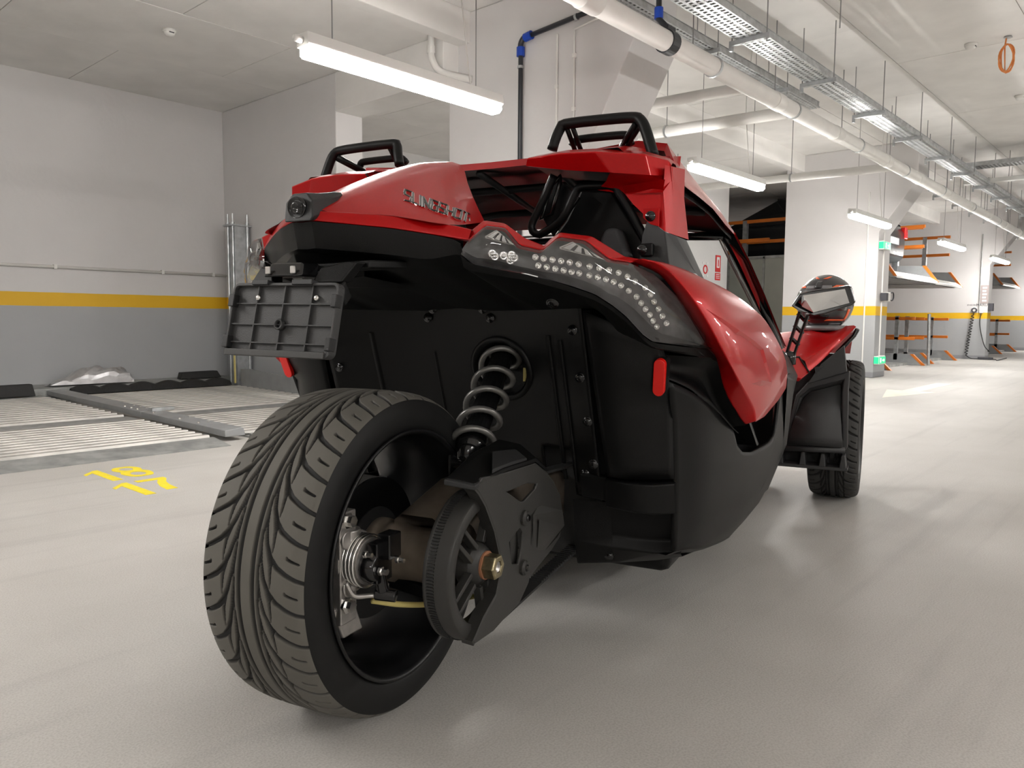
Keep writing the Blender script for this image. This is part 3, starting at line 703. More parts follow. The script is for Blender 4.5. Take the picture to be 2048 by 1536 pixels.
# ================================================================== THREE-WHEELER
mat('car_red', (0.40, 0.0030, 0.0040), 0.32, metal=0.25, coat=0.28, noise=0.05, nscale=200, spec=0.15)
mat('car_red_dusty', (0.40, 0.016, 0.017), 0.34, metal=0.1, coat=0.5, noise=0.15, nscale=6, spec=0.3)
mat('black_plastic', (0.0042, 0.0043, 0.0044), 0.42, bump=0.10, bscale=500, spec=0.26)
mat('black_gloss', (0.005, 0.005, 0.0055), 0.18, coat=0.3)
mat('black_satin', (0.004, 0.0041, 0.0044), 0.36, spec=0.25)
mat('grey_plastic', (0.019, 0.0192, 0.0198), 0.50, spec=0.4, bump=0.12, bscale=420, noise=0.12, nscale=7)
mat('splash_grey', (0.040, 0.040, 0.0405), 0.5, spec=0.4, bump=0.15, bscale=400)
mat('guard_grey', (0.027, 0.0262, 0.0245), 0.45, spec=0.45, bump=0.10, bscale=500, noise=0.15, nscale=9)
mat('tyre_side', (0.008, 0.008, 0.008), 0.55, spec=0.28, noise=0.2, nscale=12)
mat('rim_black', (0.007, 0.007, 0.0075), 0.34, spec=0.4, noise=0.3, nscale=10)
mat('bronze_metal', (0.30, 0.25, 0.20), 0.36, metal=0.7, noise=0.35, nscale=10)
mat('cast_alu', (0.46, 0.44, 0.42), 0.38, metal=0.85, noise=0.2, nscale=25)
mat('bright_alu', (0.72, 0.71, 0.69), 0.25, metal=1.0)
mat('spring_grey', (0.20, 0.195, 0.185), 0.34, metal=0.6)
mat('nut_steel', (0.33, 0.28, 0.17), 0.32, metal=0.9, noise=0.3, nscale=60)
mat('rust', (0.28, 0.12, 0.06), 0.7)
mat('chrome', (0.82, 0.82, 0.83), 0.08, metal=1.0)
mat('reflector_red', (0.72, 0.012, 0.008), 0.28)
mat('red_edge', (0.75, 0.12, 0.03), 0.4)
mat('yellow_line', (0.55, 0.46, 0.16), 0.5)
mat('lamp_back', (0.27, 0.27, 0.27), 0.25, noise=0.2, nscale=30)
mat('lamp_chrome', (0.75, 0.75, 0.74), 0.14, metal=1.0)
mat('led_glass', (0.80, 0.80, 0.77), 0.16, metal=1.0)
mat('cloth_grey', (0.060, 0.060, 0.063), 0.8, bump=0.2, bscale=300)
mat('mirror_glass', (0.85, 0.86, 0.87), 0.015, metal=1.0)

def glass_mat(name, tint, fres=0.10, rough=0.02, ior=1.45):
    """thin clear plastic: mostly transparent with a glossy coat"""
    m = bpy.data.materials.new(name); m.use_nodes = True
    nt = m.node_tree; nt.nodes.clear()
    out = nt.nodes.new('ShaderNodeOutputMaterial')
    tr = nt.nodes.new('ShaderNodeBsdfTransparent'); tr.inputs[0].default_value = (*tint, 1)
    gl = nt.nodes.new('ShaderNodeBsdfGlossy'); gl.inputs['Roughness'].default_value = rough
    lf = nt.nodes.new('ShaderNodeLayerWeight'); lf.inputs[0].default_value = 0.5
    lw = nt.nodes.new('ShaderNodeMath'); lw.operation = 'POWER'; lw.inputs[1].default_value = 4.0
    nt.links.new(lf.outputs['Facing'], lw.inputs[0])
    mxr = nt.nodes.new('ShaderNodeMath'); mxr.operation = 'MULTIPLY_ADD'
    mxr.inputs[1].default_value = 0.9; mxr.inputs[2].default_value = fres
    nt.links.new(lw.outputs[0], mxr.inputs[0])
    ms = nt.nodes.new('ShaderNodeMixShader')
    nt.links.new(mxr.outputs[0], ms.inputs[0]); nt.links.new(tr.outputs[0], ms.inputs[1]); nt.links.new(gl.outputs[0], ms.inputs[2])
    nt.links.new(ms.outputs[0], out.inputs[0])
    MATS[name] = m
glass_mat('lens_clear', (0.80, 0.80, 0.80), 0.05, 0.03)
glass_mat('screen_clear', (0.86, 0.88, 0.88), 0.02, 0.01)

def tread_mat():
    """worn grey tread faces, dark rubber in the grooves (dirt/wear by depth attribute)"""
    m = bpy.data.materials.new('tyre_tread'); m.use_nodes = True
    nt = m.node_tree; b = nt.nodes['Principled BSDF']
    at = nt.nodes.new('ShaderNodeAttribute'); at.attribute_name = 'worn'
    tc = nt.nodes.new('ShaderNodeTexCoord')
    n = nt.nodes.new('ShaderNodeTexNoise'); n.inputs['Scale'].default_value = 14; n.inputs['Detail'].default_value = 6
    nt.links.new(tc.outputs['Object'], n.inputs['Vector'])
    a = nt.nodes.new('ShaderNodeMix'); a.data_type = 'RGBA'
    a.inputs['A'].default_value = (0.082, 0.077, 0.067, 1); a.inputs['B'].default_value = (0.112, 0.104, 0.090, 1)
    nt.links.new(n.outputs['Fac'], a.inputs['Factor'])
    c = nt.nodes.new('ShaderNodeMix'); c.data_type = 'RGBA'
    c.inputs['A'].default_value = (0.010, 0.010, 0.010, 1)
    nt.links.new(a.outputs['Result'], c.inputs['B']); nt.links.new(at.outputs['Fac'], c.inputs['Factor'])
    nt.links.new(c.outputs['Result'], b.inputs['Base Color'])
    b.inputs['Roughness'].default_value = 0.7
    MATS['tyre_tread'] = m
    m2 = m.copy(); m2.name = 'tyre_tread_dark'
    for nd in m2.node_tree.nodes:
        if nd.type == 'MIX' and nd.inputs['A'].default_value[0] > .05:
            nd.inputs['A'].default_value = (0.030, 0.030, 0.029, 1); nd.inputs['B'].default_value = (0.042, 0.041, 0.039, 1)
    MATS['tyre_tread_dark'] = m2
tread_mat()

CAR = empty('three_wheeler', (1.01571, 1.34932, 0.0), radians(15.63708 - 90))
tag(CAR, 'red and black three-wheeled roadster with one wide rear wheel', 'vehicle')

def V3(P): return [Vector(p) for p in P]
def lerp(a, b, t): return Vector(a).lerp(Vector(b), t)
AX = Matrix.Identity(4)

# ------------------------------------------------------------------ tyres
def tyre(name, R, half, rim_r, npitch, ns, nw, tread_m, side_m, seed=0.0):
    pitch = 2 * pi * R / npitch
    k = half / .122
    s = np.linspace(0, pitch, ns, endpoint=False)
    w = np.linspace(-half, half, nw)
    S, W = np.meshgrid(s, w, indexing='ij')
    depth = np.zeros_like(S)
    def groove(path, hws, side, off):
        P = np.array(path, float); P[:, 1] *= k; P[:, 0] *= pitch / .0634
        for (a, b), (h0, h1) in zip(zip(P[:-1], P[1:]), zip(hws[:-1], hws[1:])):
            for rep in range(-6, 3):
                ax, ay = a[0] + off + rep * pitch, a[1] * side
                bx, by = b[0] + off + rep * pitch, b[1] * side
                dx, dy = bx - ax, by - ay
                L2 = dx * dx + dy * dy
                t = np.clip(((S - ax) * dx + (W - ay) * dy) / L2, 0, 1)
                d = np.hypot(S - ax - t * dx, W - ay - t * dy)
                hw = h0 + (h1 - h0) * t
                np.maximum(depth, np.clip((hw - d) / .0012 + .5, 0, 1), out=depth)
    main = [(-.055, .0265), (-.01, .0280), (.032, .0300), (.065, .0345), (.095, .0425), (.118, .054), (.134, .070), (.145, .090), (.153, .108), (.158, .124)]
    mh = [.0010, .0018, .0026, .0036, .0044, .0050, .0048, .0043, .0038, .0032]
    tail = [(.110, .049), (.132, .0555), (.155, .0575), (.172, .0575)]
    th_ = [.0044, .0038, .0025, .0008]
    dash = [(.1770, .0895), (.1800, .0905), (.1830, .098), (.1870, .111)]
    dh = [.0014, .0024, .0023, .0018]
    for side in (-1, 1):
        off = 0 if side > 0 else pitch * .45
        groove(main, mh, side, off); groove(tail, th_, side, off); groove(dash, dh, side, off)
    for cw in (-.0165, .0165):
        depth = np.maximum(depth, np.clip((.0046 - abs(W - cw * k)) / .0012 + .5, 0, 1))
    prof = R - .011 * (np.abs(w) / half) ** 4 - .006 * (np.abs(w) / half) ** 14
    N = npitch * ns
    dep = np.tile(depth, (npitch, 1))
    rr = prof[None, :] - .0080 * dep
    ang = -(np.arange(N) / N) * 2 * pi + seed
    y = -rr * np.cos(ang)[:, None]; z = R + rr * np.sin(ang)[:, None]
    x = np.broadcast_to(w[None, :], y.shape)
    V = np.stack([x, y, z], -1).reshape(-1, 3)
    i = np.arange(N)[:, None]; j = np.arange(nw - 1)[None, :]
    i2 = (i + 1) % N
    F = np.stack([i * nw + j, i * nw + j + 1, i2 * nw + j + 1, i2 * nw + j], -1).reshape(-1, 4)
    nt_ = len(F)
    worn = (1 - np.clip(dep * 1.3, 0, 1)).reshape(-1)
    # sidewalls
    e = prof[-1]
    sp = [(e, half), (e - .006, half + .003), (e - .02, half + .006), ((e + rim_r) / 2, half + .007), (rim_r + .012, half + .005), (rim_r, half + .001), (rim_r - .006, half - .012)]
    sv = []; sf = []
    n2 = 192; base = len(V)
    for side in (-1, 1):
        b0 = base + len(sv)
        for q in range(n2):
            a = 2 * pi * q / n2
            for r_, h_ in sp:
                sv.append((side * h_, -r_ * cos(a), R + r_ * sin(a)))
        m_ = len(sp)
        for q in range(n2):
            q2 = (q + 1) % n2
            for p in range(m_ - 1):
                f = (b0 + q * m_ + p, b0 + q * m_ + p + 1, b0 + q2 * m_ + p + 1, b0 + q2 * m_ + p)
                sf.append(f if side > 0 else f[::-1])
    V = np.vstack([V, np.array(sv)]); F = np.vstack([F, np.array(sf)])
    me = bpy.data.meshes.new(name)
    me.vertices.add(len(V)); me.vertices.foreach_set('co', V.astype(np.float32).ravel())
    me.loops.add(F.size); me.loops.foreach_set('vertex_index', F.ravel().astype(np.int32))
    me.polygons.add(len(F)); me.polygons.foreach_set('loop_start', np.arange(0, F.size, 4, dtype=np.int32))
    try: me.polygons.foreach_set('loop_total', np.full(len(F), 4, dtype=np.int32))
    except Exception: pass
    me.materials.append(MATS[tread_m]); me.materials.append(MATS[side_m])
    mi = np.zeros(len(F), dtype=np.int32); mi[nt_:] = 1
    me.polygons.foreach_set('material_index', mi)
    me.polygons.foreach_set('use_smooth', np.ones(len(F), dtype=bool))
    at = me.attributes.new('worn', 'FLOAT', 'POINT')
    at.data.foreach_set('value', np.concatenate([worn, np.zeros(len(sv))]).astype(np.float32))
    me.update(); me.validate()
    o = bpy.data.objects.new(name, me); COL.objects.link(o); o.parent = CAR
    return o

RR = .343
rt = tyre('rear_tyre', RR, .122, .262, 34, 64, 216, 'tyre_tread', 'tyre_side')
rt['label'] = 'wide worn rear tyre with curved directional grooves'
axle = Matrix.Translation((0, 0, RR))
rim = MB().lathe([(.252, .118), (.2635, .125), (.264, .131), (.258, .131), (.252, .122), (.249, .104), (.241, .096), (.236, .06), (.231, -.04), (.236, -.10), (.252, -.118), (.264, -.131),
                  (.262, -.120), (.248, -.112), (.244, -.09), (.240, -.04), (.245, .06), (.252, .09)], 96, axle, closed=True).build('rear_rim', 'rim_black', CAR, smooth=True)
for q in range(7):
    a = 2 * pi * q / 7 + .3
    m = MB()
    for da in (-.10, .10):
        rows = []
        for r_, wd, x0, x1 in ((.05, .018, -.085, -.045), (.13, .014, -.095, -.065), (.234, .017, -.105, -.08)):
            cy_, cz_ = cos(a + da * (r_ / .234)), sin(a + da * (r_ / .234))
            t = Vector((0, -cz_, cy_))
            c = Vector((0, r_ * cy_, RR + r_ * cz_))
            rows.append([c + t * wd + Vector((x0, 0, 0)), c + t * wd + Vector((x1, 0, 0)), c - t * wd + Vector((x1, 0, 0)), c - t * wd + Vector((x0, 0, 0))])
        m.grid(rows, closed_u=True)
    m.build('spoke', 'rim_black', rim)
MB().lathe([(.0001, -.10), (.06, -.10), (.062, -.05), (.05, -.02), (.05, .07), (.0001, .07)], 32, axle).build('wheel_hub', 'rim_black', rim, smooth=True)

# brake
disc = MB().lathe([(.085, .028), (.152, .028), (.152, .035), (.085, .035)], 64, axle, closed=True).build('brake_disc', 'black_satin', CAR)
MB().lathe([(.05, .03), (.088, .033), (.088, .038), (.05, .042)], 40, axle, closed=True).build('disc_bell', 'grey_plastic', disc)

# swing arm: hub tube and two-sided arm
sw = MB()
sw.lathe([(.050, .03), (.066, .045), (.066, .06), (.061, .064), (.061, .082), (.066, .086), (.066, .10), (.058, .11), (.056, .15), (.058, .20), (.070, .235), (.078, .25), (.05, .25)], 48, axle)
rows = []
for y, zc, hh, x0, x1 in ((-.02, .385, .045, .10, .215), (.12, .42, .06, .11, .225), (.30, .42, .065, .12, .23), (.55, .38, .06, .12, .25), (.85, .34, .05, .06, .25)):
    rows.append([(x0, y, zc - hh), (x0, y, zc + hh * .7), (x0 + .02, y, zc + hh), (x1 - .02, y, zc + hh), (x1, y, zc + hh * .7), (x1, y, zc - hh)])
sw.grid(rows, closed_u=True)
sw.build('swingarm', 'bronze_metal', CAR, smooth=True)['label'] = 'brown-grey metal swingarm hub through the wheel'
# lower stone guard / strut below hub
MB().prism([(.05, -.02, .30), (.20, -.02, .28), (.20, .22, .25), (.05, .26, .26)], (0, 0, -.03)).build('hub_shield', 'black_satin', CAR, bevel=.006)
MB().tube(catmull([(.13, -.14, .285), (.16, -.08, .262), (.20, .0, .245), (.26, .12, .24)], 6), .006, 8).build('parking_brake_cable', 'yellow_line', CAR, smooth=True)

# caliper
b1, b2, cc_, pb = [Vector(p) for p in D['cal']]
cal = MB()
cal.tube([(.085, -.163, .43), (.085, -.163, .31)], .03, 12)
cal.box(.06, .105, -.205, -.155, .25, .47)
cal.lathe([(.0001, .06), (.048, .06), (.058, .07), (.058, .10), (.054, .105), (.0001, .105)], 32, Matrix.Translation((0, -.15, .368)))
cal.tube([(.07, -.185, .415), (.11, -.185, .415)], .019, 12)
cal.tube([(.07, -.18, .322), (.11, -.18, .322)], .022, 12)
ca = cal.build('brake_caliper', 'cast_alu', CAR, bevel=.008, seg=3)
ca['label'] = 'silver cast brake caliper inside the rear wheel'
MB().prism([(.075, -.215, .285), (.095, -.215, .285), (.095, -.15, .285), (.075, -.15, .285)], (0, .03, -.07)).build('caliper_foot', 'cast_alu', ca, bevel=.006)
for q in range(4):
    x = .104 + q * .0085
    MB().tube([(x, -.15 + .050 * cos(a), .368 + .050 * sin(a)) for a in np.linspace(0, 2 * pi, 33)[:-1]], .0032, 6, closed=True).build('cooling_ring', 'bright_alu', ca, smooth=True)
MB().lathe([(.0001, .135), (.046, .135), (.046, .10), (.0001, .10)], 24, Matrix.Translation((0, -.15, .368))).build('piston_cover', 'cast_alu', ca)
bk = MB()
bk.lathe([(.0001, .165), (.026, .165), (.032, .155), (.032, .134), (.0001, .134)], 20, Matrix.Translation((0, -.158, .362)))
bk.box(.14, .165, -.17, -.12, .33, .41)
bk.box(.15, .18, -.15, -.11, .375, .425)
bk.tube([(.155, -.15, .35), (.16, -.145, .31)], .013, 10)
bk.tube([(.145, -.15, .305), (.185, -.135, .302)], .013, 10)
bk.build('park_brake_actuator', 'black_gloss', ca, bevel=.003)
for y, z, x, r_ in ((-.185, .453, .105, .016), (-.190, .288, .105, .016), (-.165, .358, .167, .009), (-.19, .395, .15, .007), (-.128, .372, .18, .007)):
    MB().lathe([(.0001, .018), (r_ * .72, .018), (r_ * .72, .006), (r_, .006), (r_, 0), (.0001, 0)], 6, Matrix.Translation((x, y, z))).build('bolt', 'bright_alu', ca)
MB().tube(catmull([(.11, -.195, .335), (.12, -.185, .308), (.135, -.16, .302), (.16, -.14, .305), (.165, -.14, .325)], 5), .005, 8).build('brake_line', 'cast_alu', ca, smooth=True)

# belt pulley
pm = Matrix.Translation((0, 0, RR))
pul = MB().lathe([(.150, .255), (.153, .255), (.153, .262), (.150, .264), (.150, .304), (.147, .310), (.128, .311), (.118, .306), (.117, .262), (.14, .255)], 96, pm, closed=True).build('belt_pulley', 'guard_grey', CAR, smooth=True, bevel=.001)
pul['label'] = 'grey spoked belt pulley on the rear axle'
tm = MB()
for q in range(150):
    a = 2 * pi * q / 150
    c, s_ = cos(a), sin(a); t = Vector((0, -s_, c)); n_ = Vector((0, c, s_))
    for (r0, r1) in ((.150, .1528),):
        p = [n_ * r0 + t * .0018, n_ * r1 + t * .0012, n_ * r1 - t * .0012, n_ * r0 - t * .0018]
        p = [v + Vector((.2625, 0, RR)) for v in p]
        tm.prism(p, (.016, 0, 0))
o = tm.build('belt_teeth', 'rubber', pul); o['kind'] = 'stuff'
for q in range(5):
    a = 2 * pi * q / 5 + 1.15
    m = MB()
    for da in (-.13, .13):
        c0 = Vector((.285, .045 * cos(a + da * 2.6), RR + .045 * sin(a + da * 2.6)))
        c1 = Vector((.285, .121 * cos(a + da), RR + .121 * sin(a + da)))
        t = (c1 - c0).normalized(); u = Vector((0, -t.z, t.y))
        p = [c0 + u * .0055, c0 - u * .0055, c1 - u * .0045, c1 + u * .0045]
        m.prism(p, (.018, 0, 0))
    m.build('spoke', 'guard_grey', pul, bevel=.002)
MB().lathe([(.0001, .262), (.046, .262), (.046, .292), (.034, .306), (.030, .308), (.0001, .308)], 40, pm).build('pulley_hub', 'guard_grey', pul, smooth=True, bevel=.002)
MB().lathe([(.012, .306), (.029, .306), (.029, .312), (.012, .312)], 24, pm, closed=True).build('washer', 'rust', pul)
MB().lathe([(.013, .311), (.0265, .311), (.0265, .336), (.024, .339), (.013, .339)], 6, pm, closed=True).build('axle_nut', 'nut_steel', pul, bevel=.0015)
MB().lathe([(.0001, .30), (.0128, .30), (.0128, .335), (.0095, .337), (.0095, .325), (.0001, .325)], 24, pm).build('axle_end', 'cast_alu', pul, smooth=True)
# drive belt to the front
bl = MB()
for zz0, zz1 in ((RR + .150, RR + .085), (RR - .150, RR - .085)):
    s_ = 1 if zz0 > RR else -1
    bl.grid([[(.266, .02, zz0), (.300, .02, zz0), (.300, .02, zz0 + .006 * s_), (.266, .02, zz0 + .006 * s_)],
             [(.266, .95, zz1), (.300, .95, zz1), (.300, .95, zz1 + .006 * s_), (.266, .95, zz1 + .006 * s_)]], closed_u=True)
bl.build('drive_belt', 'rubber', CAR)
tm = MB()
for q in range(46):
    y = .30 + q * .013
    zz = RR - .150 + .065 * (y - .02) / .93
    tm.box(.266, .300, y, y + .006, zz, zz + .004)
o = tm.build('belt_cogs', 'rubber', CAR); o['kind'] = 'stuff'

# belt guard: plate with two windows, folded top
def poly_holes(outer, holes, ext, name, m, parent, bevel=.002):
    """planar polygon (x const) with holes, extruded along ext"""
    bm = bmesh.new()
    edges = []
    for loop in [outer] + holes:
        vs = [bm.verts.new(p) for p in loop]
        edges += [bm.edges.new((vs[i], vs[(i + 1) % len(vs)])) for i in range(len(vs))]
    bmesh.ops.triangle_fill(bm, use_beauty=True, use_dissolve=False, edges=edges)
    r = bmesh.ops.extrude_face_region(bm, geom=list(bm.faces))
    bmesh.ops.translate(bm, vec=ext, verts=[g for g in r['geom'] if isinstance(g, bmesh.types.BMVert)])
    bmesh.ops.recalc_face_normals(bm, faces=bm.faces)
    me = bpy.data.meshes.new(name); bm.to_mesh(me); bm.free()
    me.materials.append(MATS[m])
    o = bpy.data.objects.new(name, me); COL.objects.link(o)
    if parent: o.parent = parent
    if bevel:
        d = o.modifiers.new('b', 'BEVEL'); d.width = bevel; d.segments = 2; d.limit_method = 'ANGLE'; d.angle_limit = radians(50)
    return o
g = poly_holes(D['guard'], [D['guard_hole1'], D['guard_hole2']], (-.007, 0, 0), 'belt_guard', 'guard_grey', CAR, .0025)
g['label'] = 'angular dark grey plastic belt guard with cut-outs'
gt = MB()
gt.prism([(.325, -.075, .5177), (.275, -.10, .528), (.25, .05, .553), (.235, .20, .560), (.24, .30, .535), (.325, .2711, .4867), (.325, .206, .5197), (.325, .052, .5253)], (0, 0, .009))
gt.build('guard_top', 'black_plastic', g, bevel=.003)
MB().prism([(.327, -.079, .512), (.327, -.079, .5225), (.272, -.104, .535), (.272, -.104, .523)], (-.0, .02, .004)).build('guard_lip', 'grey_plastic', g, bevel=.003)
MB().prism([(.322, .0, .530), (.322, .10, .531), (.322, .165, .5275), (.29, .17, .545), (.28, .08, .552)], (0, 0, .010)).build('guard_ridge', 'grey_plastic', g, bevel=.002)
# raised pyramid panel
dn = V3(D['guard_dent'])
def gp(k, off): return Vector((.3255 + off, dn[k].y, dn[k].z))
A0, B0, C0, D0, E0, F0 = gp(0, .004), gp(1, -.002), gp(2, .010), gp(3, .010), gp(5, .004), gp(6, -.002)
gm = MB()
gm.add([A0, B0, C0], [(0, 1, 2)]); gm.add([A0, C0, D0], [(0, 1, 2)]); gm.add([A0, D0, E0, F0], [(0, 1, 2, 3)])
A1 = lerp(A0, D0, .12) + Vector((-.008, 0, -.006)); D1 = lerp(D0, A0, .16) + Vector((-.010, 0, -.008)); E1 = lerp(E0, A0, .14) + Vector((-.010, 0, 0)); F1 = lerp(F0, D0, .1) + Vector((-.006, 0, 0))
gm.add([A1 + Vector((.013, 0, 0)), D1 + Vector((.0145, 0, 0)), E1 + Vector((.012, 0, 0)), F1 + Vector((.009, 0, 0))], [(0, 1, 2, 3)])
ring = [B0, C0, D0, gp(4, .006), E0, F0, gp(7, 0), A0]
gm.grid([ring, [Vector((.316, p.y, p.z)) for p in ring]], closed_u=True)
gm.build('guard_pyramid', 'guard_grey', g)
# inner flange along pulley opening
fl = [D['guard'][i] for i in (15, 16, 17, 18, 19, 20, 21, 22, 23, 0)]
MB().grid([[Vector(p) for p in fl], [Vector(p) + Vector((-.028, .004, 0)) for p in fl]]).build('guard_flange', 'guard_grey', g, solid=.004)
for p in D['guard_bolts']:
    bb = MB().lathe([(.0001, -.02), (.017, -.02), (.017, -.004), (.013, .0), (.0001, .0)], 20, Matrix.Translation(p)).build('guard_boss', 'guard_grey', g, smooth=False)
    MB().lathe([(.0001, .004), (.006, .004), (.008, .001), (.008, -.002), (.0001, -.002)], 12, Matrix.Translation(p)).build('bolt', 'black_gloss', g)

# shock absorber
A = Vector(D['shock_bot'][0]); Bp = Vector(D['shock_top'][0])
dv = (Bp - A); Ls = dv.length; dn_ = dv.normalized()
u_ = dn_.cross(Vector((1, 0, 0))).normalized(); w_ = dn_.cross(u_).normalized()
top = A + dn_ * (Ls + .10)
sh = MB().tube([A - dn_ * .005, A + dn_ * .05, A + dn_ * .05, top], [.030, .030, .029, .029], 20).build('shock_absorber', 'black_satin', CAR, smooth=False)
sh['label'] = 'rear shock absorber with grey coil spring'
MB().tube([A - dn_ * .03, A + dn_ * .012, A + dn_ * .02], [.020, .034, .038], 20).build('spring_seat', 'black_gloss', sh, smooth=True)
pts = []
turns = 5.0; NT = int(turns * 26)
for i in range(NT + 1):
    f = i / NT
    a = 2 * pi * turns * f + 2.2
    hgt = .022 + (Ls + .05 - .03) * (f ** 1.12 if f < 1 else 1)
    pts.append(A + dn_ * hgt + (u_ * cos(a) + w_ * sin(a)) * .047)
MB().tube(pts, .0080, 10).build('coil_spring', 'spring_grey', sh, smooth=True)
cl = Vector(D['clevis'][0])
MB().tube([cl + Vector((-.035, 0, 0)), cl + Vector((.02, 0, 0))], .020, 16).build('lower_eye', 'black_gloss', sh, bevel=.002)
MB().lathe([(.0001, .02), (.010, .02), (.010, .006), (.015, .006), (.015, 0), (.0001, 0)], 6, Matrix.Translation(cl + Vector((.026, 0, 0)))).build('eye_bolt', 'bright_alu', sh)
for x in (-.04, .022):
    MB().prism([(cl.x + x, cl.y - .02, cl.z + .018), (cl.x + x, cl.y + .022, cl.z + .018), (cl.x + x, cl.y + .05, cl.z - .10), (cl.x + x, cl.y - .02, cl.z - .10)], (.006, 0, 0)).build('bracket_plate', 'black_satin', sh, bevel=.003)

# ------------------------------------------------------------------ rear bulkhead (inner fender)
def ybulk(x, z): return .33 + .11 * (1 - (x / .385) ** 2) + (.816 - z) * .345
hx, hz = D['hole'][0][0], D['hole'][0][2]
NX, NZ = 72, 48
bmk = MB()
vid = {}
def bv(i, j):
    if (i, j) not in vid:
        x = -.385 + .77 * i / NX; z = .38 + .50 * j / NZ
        vid[(i, j)] = len(bmk.v)
        bmk.v.append((x, ybulk(x, z), z))
    return vid[(i, j)]
for i in range(NX):
    for j in range(NZ):
        x = -.385 + .77 * (i + .5) / NX; z = .38 + .50 * (j + .5) / NZ
        if ((x - hx) / .083) ** 2 + ((z - hz) / .074) ** 2 < 1: continue
        if .20 < x < .30 and z < .50: continue
        bmk.f.append((bv(i, j), bv(i + 1, j), bv(i + 1, j + 1), bv(i, j + 1))); bmk.m.append(0)
bulk = bmk.build('rear_bulkhead', 'black_plastic', CAR, smooth=True, solid=.004, offset=1)
bulk['label'] = 'matt black rear bulkhead panel behind the wheel'
rr_ = []
for f0, dy in ((.90, .03), (.92, .0), (1.0, -.006), (1.12, -.006), (1.16, .004)):
    rr_.append([(hx + .085 * f0 * cos(a), ybulk(hx + .085 * f0 * cos(a), hz + .076 * f0 * sin(a)) + dy, hz + .076 * f0 * sin(a)) for a in np.linspace(0, 2 * pi, 49)[:-1]])
MB().grid(rr_, closed_u=True).build('shock_hole_rim', 'black_plastic', bulk, smooth=True)
rr_ = [[(hx + .09 * cos(a), ybulk(hx, hz) + dy, hz + .08 * sin(a)) for a in np.linspace(0, 2 * pi, 33)[:-1]] for dy in (.02, .16)]
mm = MB().grid(rr_, closed_u=True); mm.f.append(tuple(range(32, 64))); mm.m.append(0)
mm.build('shock_well', 'rubber', bulk)
MB().box(hx + .062, hx + .074, ybulk(hx, hz) + .0, ybulk(hx, hz) + .02, hz - .03, hz + .005).build('warning_tag', 'yellow_line', bulk)
# moulded vertical ribs
for x0, x1, z0, z1 in ((.26, .275, .42, .80), (-.27, -.255, .42, .80), (.30, .312, .42, .79), (.02, .03, .42, .60), (-.10, -.09, .42, .75)):
    rows = [[(x0, ybulk(x0, z) + .002, z), (x0 + .003, ybulk(x0, z) - .005, z), (x1 - .003, ybulk(x1, z) - .005, z), (x1, ybulk(x1, z) + .002, z)] for z in np.linspace(z0, z1, 8)]
    MB().grid(rows).build('rib', 'black_plastic', bulk, smooth=True)
def rivet(p, parent, n=Vector((0, -1, 0)), r=.0085):
    M = Matrix.Translation(p) @ n.to_track_quat('X', 'Z').to_matrix().to_4x4()
    o = MB().lathe([(r * 1.5, -.002), (r * 1.45, .0015), (r * 1.1, .0005), (r, .002), (r * .6, .004), (.0001, .0045)], 16, M).build('rivet', 'black_gloss', parent, smooth=True)
    return o
for p in D['bolts_seam']:
    rivet(Vector(p), bulk)
    q = Vector(p); q.x = -q.x; rivet(q, bulk)
